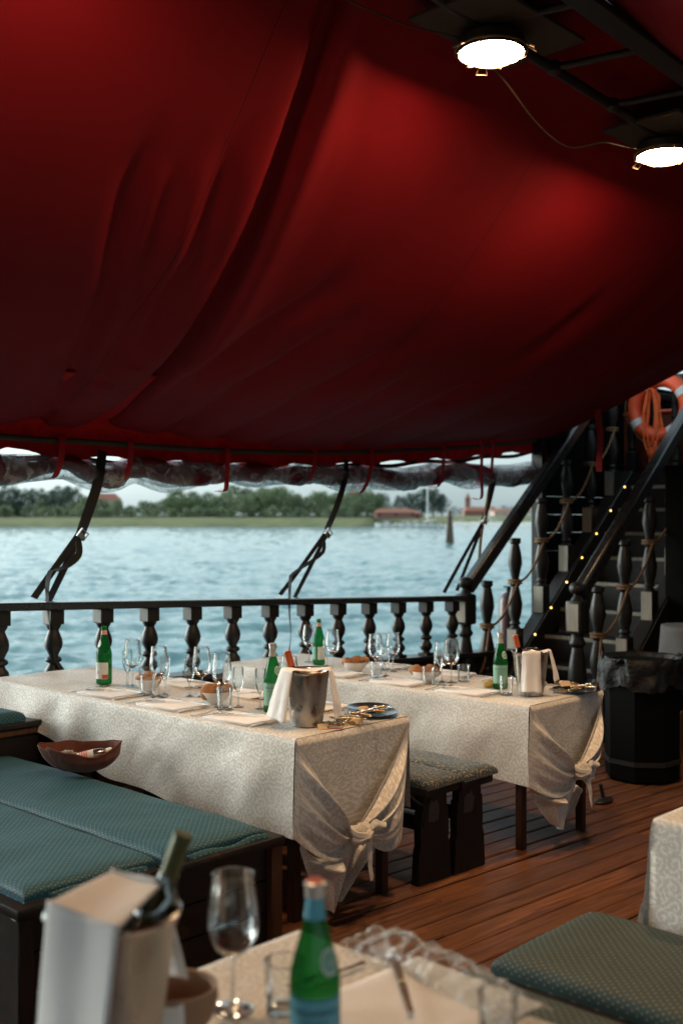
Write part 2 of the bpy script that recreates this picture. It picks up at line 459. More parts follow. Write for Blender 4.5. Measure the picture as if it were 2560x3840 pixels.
def mk_bread():
    t = NT('bread_crust'); co = t.coord('Object'); n = t.noise(co, 35, 6, .65); n2 = t.noise(co, 160, 3)
    t.P(Base_Color=t.ramp(n, [(.3, (.16, .06, .022)), (.55, (.36, .16, .06)), (.75, (.62, .40, .20))]), Roughness=.75)
    t.bump(t.math('ADD', n, n2), .6, .004); return t.m
M['bread'] = mk_bread()
M['bread2'] = simple('seeded_bread_crust', (.30, .13, .05), .8, 0, .6, 120, bump=.8, bscale=140, bdist=.004)
def mk_napkin():
    t = NT('white_napkin'); co = t.coord('Object'); t.P(Base_Color=(.78, .755, .74), Roughness=.85, Sheen_Weight=.2)
    t.bump(t.math('ADD', t.math('MULTIPLY', t.noise(co, 900, 1), .3), t.math('MULTIPLY', t.noise(co, 18, 3, .5, .5), 3)), .3, .003); return t.m
M['napkin'] = mk_napkin()
def mk_rope(name, c1, c2, sc=60):
    t = NT(name); co = t.coord('Object'); w = t.new('ShaderNodeTexWave', wave_type='BANDS', bands_direction='DIAGONAL'); t.l.new(co, w.inputs['Vector'])
    w.inputs['Scale'].default_value = sc; w.inputs['Distortion'].default_value = 1.5
    t.P(Base_Color=t.mix(w.outputs['Fac'], c1, c2), Roughness=.9); t.bump(w.outputs['Fac'], .8, .006); return t.m
M['rope'] = mk_rope('tarred_rope', (.035, .03, .018), (.11, .095, .06))
M['hemp'] = mk_rope('hemp_rope', (.12, .055, .025), (.30, .17, .085))
M['bark0'] = simple('brown_cable', (.06, .035, .02), .6)
M['black'] = simple('black_webbing', (.007, .008, .009), .8, bump=.4, bscale=400, bdist=.001)
M['blackmetal'] = simple('black_painted_metal', (.012, .011, .010), .5, 0, .4, 9, bump=.3, bscale=30, bdist=.002)
M['wire'] = simple('lamp_cage_metal', (.16, .11, .07), .5, .6, .2)
M['buckle'] = simple('buckle_metal', (.45, .42, .39), .3, 1, .2, 80)
M['felt'] = simple('brown_felt', (.11, .026, .012), .85, 0, .8, 14, bump=.7, bscale=60, bdist=.004, Sheen_Weight=.12)
M['cap'] = simple('cap_metal', (.62, .58, .55), .35, .7, .1)
M['foil'] = simple('orange_foil', (.52, .10, .025), .35, .4, .2, 40)
M['foilgreen'] = simple('green_gold_foil', (.055, .06, .015), .4, .3, .6, 60)
M['wine'] = mk_glass('dark_wine_glass', (.14, .17, .03), (.01, .02, .005), .03, .08)
M['lab_green'] = simple('pale_green_label', (.20, .42, .33), .5, 0, .1)
M['lab_white'] = simple('white_paper_label', (.66, .67, .62), .5, 0, .05)
M['lab_red'] = simple('red_label', (.55, .07, .04), .5)
M['lab_pink'] = simple('pink_neck_band', (.62, .33, .28), .5)
M['lab_blue'] = simple('blue_neck_band', (.10, .38, .50), .5)
M['ink'] = simple('dark_green_ink', (.015, .06, .045), .5)
M['inkred'] = simple('red_ink', (.5, .05, .03), .5)
M['card'] = simple('kraft_card', (.58, .42, .26), .8)
M['redcord'] = simple('red_cord', (.35, .01, .02), .7)
M['orange'] = simple('orange_plastic', (.75, .085, .022), .45, 0, .12, 6)
M['orange_rope'] = simple('orange_line', (.85, .14, .03), .7)
M['reflect'] = simple('grey_reflective_tape', (.55, .58, .56), .4)
M['binbag'] = simple('black_plastic_bag', (.003, .003, .0035), .55, 0, .3, bump=1, Specular_IOR_Level=.3, bscale=18, bdist=.02)
M['redpaint'] = simple('red_painted_metal', (.045, .008, .008), .4)
M['plasticwhite'] = simple('white_plastic', (.75, .74, .72), .4)
def emit(name, col, st):
    t = NT(name); t.P(Base_Color=(.9, .9, .9), Emission_Color=col, Emission_Strength=st); return t.m
M['lens'] = emit('lit_lamp_glass', (1.0, .65, .36), 74)
M['bulb'] = emit('yellow_led', (1.0, .60, .10), 1.3)

# ================================================================== SETTING
WZ = -2.0
def mk_water():
    t = NT('lagoon_water')
    co = t.coord('Object')
    def dot(v):
        q = t.new('ShaderNodeVectorMath', operation='DOT_PRODUCT'); t.l.new(co, q.inputs[0]); q.inputs[1].default_value = v; return q.outputs['Value']
    s = t.new('ShaderNodeCombineXYZ'); t.l.new(t.math('MULTIPLY', dot((.7254, .6884, 0)), .95), s.inputs[0]); t.l.new(t.math('MULTIPLY', dot((.6884, -.7254, 0)), .50), s.inputs[1])
    n1 = t.noise(s.outputs[0], .9, 6, .62, .6); n2 = t.noise(s.outputs[0], .12, 4, .6, .4); n3 = t.noise(s.outputs[0], 4.5, 4, .6)
    t.P(Base_Color=t.mix(n2, (.055, .155, .162), (.085, .200, .208)), Roughness=.07, IOR=1.33)
    h = t.math('ADD', t.math('MULTIPLY', n1, .35), t.math('MULTIPLY', n3, .22))
    t.bump(h, .8, .22); return t.m
M['water'] = mk_water()
wm = MB()
angs = []; a = -180.0                                  # fine rows where the lagoon lies open, coarse elsewhere
while a < 180:
    angs.append(a); a += .055 if 22 < a < 66 else 5
rings = [2.5]
while rings[-1] < 480: rings.append(rings[-1] * 1.0085 + .012)
rings += [560, 800, 1400, 3000, 5500]
vs = [Vector((0, 0, WZ))]; NS = len(angs); fs = []
nz_ = noise.noise
for r in rings:
    amp = 1 if 4 < r < 480 else 0
    for a in angs:
        x = r * math.cos(R(a)); y = r * math.sin(R(a)); z = WZ
        if amp and 21 < a < 67:
            e = min(1, (a - 21) * .5, (67 - a) * .5)
            u = x * .7254 + y * .6884; w = x * .6884 - y * .7254
            z += e * (.20 * nz_(Vector((u * .55, w * .30, 1))) + .15 * nz_(Vector((u * 1.25 + 3, w * .7, 5))) + (.08 * nz_(Vector((u * 3.1, w * 2.0, 9))) if r < 90 else 0))
        vs.append((x, y, z))
fs = [[0, 1 + k, 1 + (k + 1) % NS] for k in range(NS)]
for i in range(len(rings) - 1):
    b = 1 + i * NS
    for k in range(NS):
        k2 = (k + 1) % NS; fs.append([b + k, b + NS + k, b + NS + k2, b + k2])
wm.add(vs, fs)
tag(wm.build('water', M['water'], sharp=180), kind='structure')

# deck -------------------------------------------------------------
dm = MB(); pcol = []
y = -3.2
while y < 5.72:
    w = .135 + rnd.uniform(-.006, .010)
    x = -3 - rnd.uniform(0, 2)
    while x < 12:
        L = rnd.uniform(2.2, 3.8); x1 = min(x + L, 12.2)
        hz = rnd.uniform(-.003, .003); g = rnd.choice((.003, .005, .008)); n = 6
        v = []; f = []
        wob = [rnd.uniform(-.003, .003) for _ in range(2 * n + 2)]
        for i in range(n + 1):
            xx = lerp(x + .002, x1 - .002, i / n); zz = deck(xx) + hz
            a, b = y + g + wob[i], y + w - g + wob[n + i]
            v += [(xx, a, zz - .03), (xx, a, zz - .006), (xx, a + .006, zz), (xx, b - .006, zz), (xx, b, zz - .006), (xx, b, zz - .03)]
        for i in range(n):
            for k in range(5): f.append([i * 6 + k, i * 6 + k + 1, i * 6 + 7 + k, i * 6 + 6 + k][::-1])
        f.append([0, 1, 2, 3, 4, 5][::-1]); f.append([n * 6 + k for k in range(6)])
        c = (rnd.random(), rnd.random(), rnd.random() ** 2, 1); pcol += [c] * sum(len(q) for q in f)
        dm.add(v, f); x = x1
    y += w
do = dm.build('deck', M['deck'], sharp=30)
ca = do.data.color_attributes.new('plank', 'FLOAT_COLOR', 'CORNER')
for i, c in enumerate(pcol[:len(ca.data)]): ca.data[i].color = c
tag(do, kind='structure')
sub = MB(); sub.add([(-5, -3.3, deck(-5) - .034), (12.4, -3.3, deck(12.4) - .034), (12.4, 5.9, deck(12.4) - .034), (-5, 5.9, deck(-5) - .034)], [[0, 1, 2, 3]])
tag(sub.build('deck_beams', M['dark']), kind='structure')

# bulwark + balustrade ----------------------------------------------
YR = 5.75
def rail_z(x): return 1.146 - .042 * (x - 3.56)
bw = MB()
for i in range(14):
    xa, xb = -4 + i, -3.001 + i
    for (y0, y1, d0, d1) in ((YR + .0, YR + .09, -.6, -.535),):
        b = MB(); b.box((xa, y0, 0), (xb, y1, 1), 0)
        for v in b.v: v.z = (rail_z(v.x) + d1) if v.z > .5 else -1.2
        bw.add(b.v, b.f)
t_ = thing('bulwark', 'low black timber bulwark wall under the balustrade along the ship side', 'bulwark', (3, YR, 0))
bw.build('wall_planking', M['darkx'], t_, off=(3, YR, 0))
c_ = MB(); c_.beam((-4, YR + .02, rail_z(-4) - .515), (10.2, YR + .02, rail_z(10.2) - .515), .2, .04, .006)
c_.build('capping_board', M['darkx'], t_, off=(3, YR, 0))

def bal_profile(h, prof):
    return [(r, z * h) for r, z in prof]
def rail_baluster():
    m = MB(); h = .475; s = .047
    m.box((-s, -s, h * .815), (s, s, h), .004); m.box((-s * 1.05, -s * 1.05, 0), (s * 1.05, s * 1.05, h * .11), .004)
    pr = [(.040, .11), (.030, .14), (.040, .155), (.054, .205), (.052, .25), (.034, .30), (.030, .33), (.046, .35), (.050, .375), (.044, .40), (.028, .42), (.030, .44), (.050, .52), (.055, .58), (.050, .64), (.036, .71), (.031, .745), (.036, .765), (.044, .79), (.046, .815)]
    m.lathe([(r, z * h) for r, z in pr], 20, cap=False); return m
bt = thing('balustrade', 'dark wooden balustrade of turned balusters and handrail between deck and lagoon', 'railing', (3, YR, 0))
hr = MB(); hr.beam((-4, YR, rail_z(-4) - .024), (7.57, YR, rail_z(7.57) - .024), .15, .048, .008)
hr.build('handrail', M['railpaint'], bt, off=(3, YR, 0))
b0 = rail_baluster().build('baluster', M['dark'], bt); first = True
for i in range(-8, 12):
    x = 3.56 + i * .352
    o = b0 if first else b0.copy()
    if not first: COL.objects.link(o); o.parent = bt
    first = False
    o.location = (x - 3, 0, rail_z(x) - .048 - .475)

# stairs --------------------------------------------------------------
SX = 7.62; YL, YRt = 5.75, 4.64
def str_z(x): return .40 + .86 * (x - 8.37)          # top of stringer
st = thing('ship_staircase', 'steep black wooden ship stairs with turned newels going up to the quarterdeck', 'staircase', (SX, 5.2, deck(SX)))
SO = (SX, 5.2, deck(SX))
def newel(h=1.30):
    m = MB(); s = .072
    m.box((-s, -s, 0), (s, s, .25), .008)
    m.box((-s, -s, .90), (s, s, 1.165), .02, seg=2)
    m.lathe([(.05, .25), (.062, .28), (.045, .31), (.06, .40), (.078, .52), (.070, .64), (.048, .76), (.044, .79), (.062, .81), (.066, .83), (.05, .86), (.052, .90)], 22, cap=False)
    m.lathe([(.055, 1.165), (.04, 1.19), (.03, 1.20), (.032, 1.215), (.055, 1.228), (.066, 1.25), (.066, 1.275), (.05, 1.30), (.02, 1.312), (0, 1.314)], 22, cap=False)
    return m
for yy in (YL, YRt):
    z0 = deck(SX) - .01
    nb = newel(); 
    for v in nb.v: v.x += SX; v.y += yy; v.z += z0
    nw = nb.build('newel_post', M['dark'], st, off=SO)
    pf = MB(); pf.box((SX - .0745, yy - .05, z0 + .925), (SX - .0722, yy + .05, z0 + 1.14), .0)  # light on the camera-facing newel block painted as a paler panel
    pf.build('lit_face_panel', M['greyface'], nw, off=SO)
def stair_bal(x, yy, part=True):
    m = MB(); zb = str_z(x) ; zt = str_z(x) + 1.06; s = .056
    m.box((x - s, yy - s, zb - .05), (x + s, yy + s, zb + .235), .006)
    hh = zt - zb - .235
    pr = [(.04, 0), (.026, .03), (.04, .05), (.030, .08), (.045, .17), (.052, .27), (.036, .40), (.027, .46), (.040, .49), (.040, .52), (.027, .55), (.036, .62), (.050, .72), (.044, .82), (.028, .93), (.04, .95), (.04, 1.0)]
    m.lathe([(r * 1.3, zb + .235 + z * hh) for r, z in pr], 18, Matrix.Translation((x, yy, 0)), cap=False)
    o = m.build('baluster', M['dark'], st, off=SO)
    p = MB(); p.box((x - s - .0022, yy - s + .006, zb - .02), (x - s - .0004, yy + s - .006, zb + .225))  # lit side of the baluster block put in as a lighter panel
    p.build('lit_face_panel', M['greyface'], o, off=SO)
for yy in (YL, YRt):
    for i in range(-1, 5):
        x = 8.37 + i * .435
        stair_bal(x, yy)
    r = MB(); xe = 10.3
    r.beam((SX + .02, yy, 1.03), (xe, yy, 1.03 + .84 * (xe - SX - .02)), .10, .13, .02)
    r.build('handrail', M['railpaint'], st, off=SO)
    g = MB(); g.beam((SX + .1, yy, str_z(SX + .1) - .14), (10.45, yy, str_z(10.45) - .14), .14, .24, .006)
    g.build('stringer', M['darkx'], st, off=SO)
    tp = MB(); tp.beam((SX + .3, yy, str_z(SX + .3) - .017), (10.4, yy, str_z(10.4) - .017), .143, .006, 0)  # thin strip carrying the painted sky sheen along the stringer top
    tp.build('stringer_top_sheen', M['capgrey'], st, off=SO)
for k in range(1, 10):
    x = 7.93 + .272 * k; z = -.16 + .238 * k
    m = MB(); m.box((x, YRt + .07, z - .035), (x + .27, YL - .07, z), .005)
    m.box((x + .25, YRt + .07, z + .001), (x + .262, YL - .07, z + .20), 0)
    m.build('tread', M['darky'], st, off=SO)
    e = MB(); e.box((x - .0025, YRt + .075, z - .034), (x - .0005, YL - .075, z - .002)); e.build('grey_nosing', M['greyface'], st, off=SO)  # tread front edge takes the same painted-in grey as the stair blocks

# fairy lights on the stair side
fl = thing('fairy_lights', 'string of small yellow fairy lights up the left side of the stairs', 'string lights', (8.5, 5.62, .5))
fp = [on_y(px, py, 5.60) for px, py in ((2005, 2379), (2065, 2279), (2123, 2183), (2180, 2091), (2235, 2001), (2288, 1915), (2340, 1826))]
w_ = MB(); w_.tube(catmull([p + Vector((0, .02, -.01)) for p in fp], 6), .003, 6); w_.build('cable', M['black'], fl, off=(8.5, 5.62, .5))
for p in fp: MB().ball(p, .009, 10, 8).build('bulb', M['bulb'], fl, off=(8.5, 5.62, .5))

# swag ropes on the stairs
def swag(pts, sag):
    out = []
    for a, b in zip(pts, pts[1:]):
        for k in range(10):
            t = k / 10; p = Vector(a).lerp(Vector(b), t); p.z -= sag * 4 * t * (1 - t); out.append(p)
    out.append(Vector(pts[-1])); return out
def tie(m, p, r=.056):
    for dz in (-.012, .012):
        m.tube([(p.x + r * math.cos(a * PI / 8), p.y + r * math.sin(a * PI / 8), p.z + dz) for a in range(17)], .010, 6)
for yy, lab, x0 in ((YL, 'brown hemp rope swagged between the balusters of the seaward stair rail', 0), (YRt, 'brown hemp rope swagged between the balusters of the inboard stair rail', 1)):
    t_ = thing('stair_rope', lab, 'rope', (8.5, yy, 1), group='ropes tied along the stair rails')
    pts = [Vector((7.72, yy - .08, .10 if yy == YRt else .30))]
    for i in range(-1, 5):
        x = 8.37 + i * .435; pts.append(Vector((x - .03, yy - .05, str_z(x) + .66)))
    m = MB(); m.tube(swag(pts, .09), .011, 8); m.build('swag', M['hemp'], t_, off=(8.5, yy, 1))
    for i, p in enumerate(pts):
        k_ = MB(); tie(k_, Vector((p.x + .03, yy, p.z)) if i else Vector((SX, yy, p.z)), .060 if i else .075)
        k_.build('tie', M['hemp'], t_, off=(8.5, yy, 1))

# quarterdeck, bulkhead
QX = 10.42; QZ = 2.12
q = thing('quarterdeck', 'black timber quarterdeck platform with bulkhead wall behind the stairs', 'upper deck', (QX, 2, 0))
m = MB(); m.box((QX, -3, QZ - .16), (14, 6.1, QZ), .01); m.build('platform', M['darky'], q, off=(QX, 2, 0))
m = MB()
for i in range(46):
    ya = -3 + i * .2; m.box((QX + .35, ya, -.6), (QX + .40 + (i % 2) * .004, ya + .194, QZ - .165), .004)
M['tar0'] = simple('black_planks', (.003, .003, .0033), .8, 0, .5, 6, Specular_IOR_Level=.06)
m.build('bulkhead', M['tar0'], q, off=(QX, 2, 0))
m = MB()
for i in range(40):
    ya = -3 + i * .19; m.box((9.0, ya, -.4), (9.04, ya + .184, QZ - .01), .004)
for v in m.v: v.x += 0 
m2 = MB(); m2.v = [v for v in m.v]; m2.f = m.f; m2.uv = m.uv; m2.mi = m.mi
m2.build('cabin_front', M['tar0'], q, off=(QX, 2, 0)) 
ub = thing('upper_balustrade', 'black turned balustrade on the quarterdeck edge beside the lifebuoy', 'railing', (QX + .1, 4, QZ))
for i in range(9):
    yy = 6.0 - i * .245
    if 4.75 < yy < 5.6: pass
    m = MB(); s = .05; x = QX + .12
    m.box((x - s, yy - s, QZ), (x + s, yy + s, QZ + .22), .006)
    pr = [(.045, 0), (.03, .03), (.045, .06), (.03, .1), (.05, .25), (.055, .33), (.035, .47), (.045, .5), (.03, .54), (.05, .7), (.055, .78), (.032, .93), (.045, .97), (.045, 1)]
    m.lathe([(r, QZ + .22 + z * .7) for r, z in pr], 16, Matrix.Translation((x, yy, 0)), cap=False)
    m.build('baluster', M['dark'], ub, off=(QX + .1, 4, QZ))
m = MB(); m.beam((QX + .12, 6.1, QZ + .96), (QX + .12, 3.6, QZ + .96), .12, .08, .01); m.build('handrail', M['darky'], ub, off=(QX + .1, 4, QZ))

t_ = thing('sky_fill_blocker', 'unseen black planked wall added far forward to cut sky fill', 'bulkhead', (-9, 1, 0))  # unseen wall added to cut sky light from behind the camera
m = MB()
for i in range(46):
    ya = -3.2 + i * .2; m.box((-9.05 - (i % 2) * .004, ya, -.2), (-9.0, ya + .194, 3.9), .004)
m.build('planking', M['dark'], t_, off=(-9, 1, 0))
t_ = thing('added_starboard_side', 'unseen black planked ship side added at the inboard edge to cut fill', 'bulwark', (3, -3.2, 0))  # unseen side added to reduce fill from starboard
m = MB()
for i in range(8): m.box((-4, -3.24 - (i % 2) * .004, -.5 + i * .19), (12, -3.2, -.5 + i * .19 + .185), .004)
m.build('planking', M['darkx'], t_, off=(3, -3.2, 0))
t_ = thing('deckhouse', 'black deckhouse wall behind the quarterdeck balustrade with an added roof blocking the sky', 'deckhouse', (13, 2, QZ))
m = MB()
for i in range(46):
    ya = -3 + i * .2; m.box((13.0, ya, QZ), (13.05 + (i % 2) * .004, ya + .194, 4.0), .004)
m.build('wall', M['dark'], t_, off=(13, 2, QZ))
m = MB(); m.box((11.3, -3, 4.0), (13.6, 6.2, 4.12), .01); m.build('roof', M['darky'], t_, off=(13, 2, QZ))  # unseen roof added to darken the quarterdeck
t_ = thing('aft_bulwark', 'tall black ship side planking rising beside the top of the stairs', 'bulwark', (11, 5.98, 0))
m = MB()
for i in range(24):
    z0 = -1.2 + i * .18
    if z0 > 3.0: break
    xa = 9.16; m.box((xa, 5.95, z0), (14, 6.02 + (i % 2) * .004, z0 + .176), .004)
M['tar'] = simple('tarred_black_planks', (.003, .003, .0033), .8, 0, .5, 6, Specular_IOR_Level=.06)
m.build('planking', M['tar'], t_, off=(11, 5.98, 0))
m = MB(); m.beam((9.1, 5.98, 3.02), (14, 5.98, 3.02), .16, .08, .01); m.box((9.08, 5.92, -1.2), (9.16, 6.05, 3.0), .006); m.build('cap_rail', M['darkx'], t_, off=(11, 5.98, 0))
# lifebuoy with orange line, hung on the rail face
lc = on_x(2474, 1530, QX - .02)
lb = thing('lifebuoy', 'orange ring lifebuoy with grey reflective bands hanging above the stairs', 'lifebuoy', lc)
def torus(m, R0, r0, a0, a1, n=40, s=14, sx=1.0):
    m.tube([(0, R0 * math.cos(lerp(a0, a1, i / n)), R0 * math.sin(lerp(a0, a1, i / n))) for i in range(n + 1)], r0, s, cap=False)
m = MB(); torus(m, .285, .074, 0, 2 * PI); m.build('ring', M['orange'], lb, weld=True)
for k in range(4):
    a = PI / 4 + k * PI / 2 + .25; m = MB(); torus(m, .285, .0765, a - .13, a + .13, 8); m.build('reflective_band', M['reflect'], lb)
m = MB(); P = []
for k in range(4):
    a = PI / 4 + k * PI / 2 + .25
    for i in range(9):
        b = a + i / 9 * PI / 2; rr = .355 + .03 * math.sin(i / 9 * PI); P.append((-.03, rr * math.cos(b), rr * math.sin(b)))
m.tube(P, .006, 6); m.build('grab_line', M['hemp'], lb)
t_ = thing('coiled_orange_line', 'bundle of bright orange rescue line hanging inside the lifebuoy', 'rope', lc + Vector((-.05, .06, .2)))
m = MB()
for k in range(9):
    w = .035 + .009 * k * rnd.uniform(.6, 1.1); dz = -.62 + rnd.uniform(-.12, .06); x = rnd.uniform(-.03, .03)
    m.tube([(x, w * math.sin(a) + .03 * rnd.random(), dz / 2 * (1 - math.cos(a))) for a in [2 * PI * i / 18 for i in range(19)]], .008, 6)
m.build('coil', M['orange_rope'], t_)
m = MB(); m.tube(catmull([(0, 0, -.5), (-.02, -.05, -.62), (0, .04, -.72), (-.02, -.02, -.82), (0, .02, -.95)], 6), .008, 6)
for k in range(5): m.tube([(-.01 + .03 * math.cos(a), .02 + .03 * math.sin(a), -.62 - k * .014) for a in [i * PI / 5 for i in range(11)]], .008, 5)
m.build('knotted_tail', M['orange_rope'], t_)
pb = on_x(2470, 1660, QX + .3)
t_ = thing('equipment_locker', 'orange-brown plastic locker behind the lifebuoy on the quarterdeck', 'locker', (pb.x, pb.y, QZ))
m = MB(); m.box((-.0, -.42, .0), (.4, .45, .62), .03, seg=2); m.build('body', simple('brown_orange_plastic', (.20, .045, .02), .5), t_)
m = MB(); m.box((-.02, -.44, .62), (.42, .47, .67), .02); m.build('lid', M['orange'], t_)

# fire extinguisher on the rail
p = on_y(1905, 2300, 6.0); zt = p.z
t_ = thing('fire_extinguisher', 'dark red fire extinguisher hung outside the stair rail behind the balusters', 'extinguisher', (p.x, 6.0, p.z - .35))
m = MB(); m.lathe([(.0, 0), (.085, 0), (.09, .02), (.09, .46), (.07, .52), (.03, .55)], 20, cap=False); m.build('cylinder', M['redpaint'], t_)
m = MB(); m.lathe([(.02, .55), (.025, .60), (.012, .61)], 12); m.tube([(0, -.05, .60), (0, .05, .60)], .010, 8); m.build('valve', M['blackmetal'], t_)

# ================================================================== CANOPY
YE = 5.92
LBP = [(-260, 1585), (-100, 1590), (0, 1590), (90, 1572), (150, 1560), (192, 1606), (270, 1600), (330, 1582), (365, 1556), (425, 1595), (560, 1616), (720, 1640), (860, 1655), (1000, 1665), (1200, 1680), (1350, 1676), (1500, 1668), (1750, 1657), (1950, 1647), (2085, 1640)]
EV = [(-3., 2.44)] + [(on_y(a, b, YE).x, on_y(a, b, YE).z) for a, b in LBP]
EVS = [(-3., 2.44)] + [(on_y(a, b, YE).x, on_y(a, b, YE).z) for a, b in ((-260, 1585), (0, 1590), (365, 1585), (720, 1640), (1200, 1680), (1750, 1657), (2085, 1640))]
XEND = 9.27
def zr(x): return 3.80 - .045 * (x - 3.77)
def zf(x): return 3.69 - .045 * (x - 3.77)
def base_c(x, y):
    t_ = y - 3.02; xi = (math.sqrt(t_ * t_ + .030) + t_) / 2 / (YE - 3.02)
    sf = 1 - sstep(7.4, XEND, x)
    z = lerp(zr(x), interp(EVS, x), min(1, xi)) - (.345 * sf - .02) * math.sin(PI * min(1, xi) ** .86)
    return z + max(0, 2.75 - y) * .36
def hitc(px, py):
    r = ray(px, py); lo, hi = 1.5, 14.
    for _ in range(40):
        mid = (lo + hi) / 2; p = ORG + r * mid
        if p.y > YE or p.z > base_c(p.x, p.y): hi = mid
        else: lo = mid
    return ORG + r * lo
GR = []
for pts, amp, wl_, wr_ in (
    ([(1262, -60), (1240, 50), (1150, 330), (1050, 600), (950, 850), (800, 1150), (620, 1390), (480, 1510), (385, 1575)], .15, .040, .070),
    ([(500, 640), (464, 760), (425, 960), (393, 1140), (300, 1340), (235, 1470)], .075, .045, .11),
    ([(660, 640), (610, 820), (560, 1020), (480, 1230), (420, 1350)], .060, .055, .10),
    ([(860, 560), (790, 760), (720, 960), (650, 1080), (560, 1270)], .065, .05, .09),
    ([(1290, 420), (1270, 560), (1190, 730), (1100, 900)], -.008, .03, .05),
    ([(455, 1585), (700, 1400), (980, 1230), (1180, 1100)], .050, .05, .12),
    ([(640, 1610), (900, 1440), (1250, 1230)], .040, .05, .10),
    ([(840, 1645), (1150, 1470), (1500, 1280)], .034, .06, .12),
    ([(1000, 1650), (1250, 1560), (1560, 1380)], .020, .05, .10),
    ([(1290, 1670), (1600, 1530), (1950, 1340), (2200, 1150)], .036, .06, .14),
    ([(1500, 1660), (1750, 1570), (2050, 1430)], .014, .07, .12),
    ([(1830, 1650), (2000, 1580), (2300, 1400)], .016, .07, .12),
    ([(210, 1590), (170, 1480), (160, 1380)], .02, .05, .07)):
    q_ = [hitc(a, b) for a, b in pts]; q_ = [(p.y, p.x) for p in q_]; q_.sort()
    GR.append((q_, amp, wl_, wr_))
def canopy_z(x, y):
    z = base_c(x, y)
    for q_, amp, a, b in GR:
        y0, y1 = q_[0][0], q_[-1][0]
        if y < y0 - .3 or y > y1 + .25: continue
        xc = interp(q_, y)
        if y > y1: xc += (y - y1) * (q_[-1][1] - q_[-2][1]) / max(.05, q_[-1][0] - q_[-2][0])
        d = x - xc; w = a if d < 0 else b
        f = sstep(y0 - .3, y0 + .25, y) * (1 - sstep(y1 - .1, y1 + .25, y) * .7)
        z += amp * f * math.exp(-(d / w) ** 2)
        z -= amp * .35 * f * math.exp(-((d - b * 2.2) / (b * 1.5)) ** 2)
    n = noise.noise(Vector((x * .9, y * .5, 3.))) * .045 + noise.noise(Vector((x * 2.3, y * .8, 9.))) * .014
    return z + n * sstep(-.1, .4, (y - 2.4) / 3.4) * (1 - .8 * sstep(5.2, YE, y))
C0 = (3.8, 4.3, 3.0)
cn = thing('canopy', 'huge dark red canvas awning stretched over the whole dining deck', 'awning', C0)
m = MB()
X0, X1 = -4.4, XEND
def lin(u, v):
    x = lerp(X0, X1, u); y = lerp(2.35, YE, v)
    z = canopy_z(x, y)
    if v > .86:                                   # scalloped lower hem follows the measured edge
        z += (interp(EV, x) - interp(EVS, x)) * ((v - .86) / .14) ** 2
    return (x, y, z)
m.grid(lin, 420, 120, lambda u, v: (lerp(X0, X1, u) - .23 * (lerp(2.35, YE, v) - 2.94), lerp(2.35, YE, v)))
m.build('lining', M['canvas'], cn, off=C0, sharp=180, thick=.006)
m = MB()
def other(u, v):
    x = lerp(X0, XEND, u); y = lerp(2.20, -3.3, v)
    return (x, y, zf(x) - .03 - (2.20 - y) * .30 - .15 * math.sin(PI * v) + .02 * math.sin(x * 2.1 + y * 3) + .012 * math.sin(x * 6 + y * 2) - .03 * abs(math.sin(x * 1.05 + 1 + y * .35)) ** 6)
m.grid(other, 160, 50, lambda u, v: (lerp(X0, XEND, u), lerp(2.2, -3.3, v)))
m.build('starboard_lining', M['canvas'], cn, off=C0, sharp=180, thick=.006)
m = MB(); m.grid(lambda u, v: (lerp(X0, XEND, u), lerp(2.20, 2.42, v), lerp(zf(lerp(X0, XEND, u)) - .03, zr(lerp(X0, XEND, u)) + .20, v) + .012 * math.sin(9 * u * PI)), 60, 3)
m.build('ridge_panel', simple('shaded_ridge_canvas', (.05, .008, .008), .8), cn, off=C0)  # same canvas in a darker colour, with the ridge shade painted in
# outer cover and valance
def rope_z(x): return interp(RZ, x)
RPX = [(-260, 1640), (-120, 1633), (0, 1636), (130, 1648), (300, 1655), (480, 1668), (620, 1678), (860, 1692), (1100, 1697), (1300, 1696), (1500, 1690), (1750, 1677), (1950, 1660), (2100, 1640), (2180, 1630)]
RZ = [(on_y(a, b, 6.0).x, on_y(a, b, 6.0).z) for a, b in RPX]; RZ = [(-3., RZ[0][1])] + RZ
m = MB()
def outer(u, v):
    x = lerp(X0, XEND, u)
    if v < .45:
        t = v / .45; y = lerp(5.2, 6.0, t); z = lerp(base_c(x, 5.2) + .06, rope_z(x) + .115, t) + .01 * math.sin(x * 9)
        z = max(z, base_c(x, min(y, YE)) + .03)
        return (x, y, z)
    t = (v - .45) / .55
    lift = max(0, math.exp(-((x - 3.42) / .10) ** 2)) * .07 + .05 * max(0, math.exp(-((x - 2.9) / .25) ** 2))
    y = 6.0 + .03 + .03 * math.sin(t * PI) + (.012 + .022 * t) * math.sin(x * 23 + 2.2 * math.sin(x * 5)) + .012 * math.sin(x * 57 + t * 5)
    z = lerp(rope_z(x) + .115, rope_z(x) - .10 + .02 * math.sin(x * 11), t) + lift * t * .6
    return (x, y, z)
m.grid(outer, 420, 26, lambda u, v: (lerp(X0, XEND, u), v * 1.1))
m.build('outer_cover', M['canvas_outer'], cn, off=C0, sharp=180, thick=.004)
# dark inner hem tape under the rope
m = MB(); m.ribbon([(x, 6.05, rope_z(x) - .115 + .012 * math.sin(x * 7)) for x in [X0 + i * .1 for i in range(int((XEND - X0) / .1) + 1)]], .035, .006, (0, 0, 1))
m.build('hem_tape', M['black'], cn, off=C0)
# eave rope
t_ = MB(); t_.tube([(x, 6.0, rope_z(x)) for x in [-2.9 + i * .08 for i in range(155)]], .019, 10)
tag(t_.build('eave_rope', M['rope'], off=None), 'thick tarred rope stretched along the lower edge of the awning', 'rope')
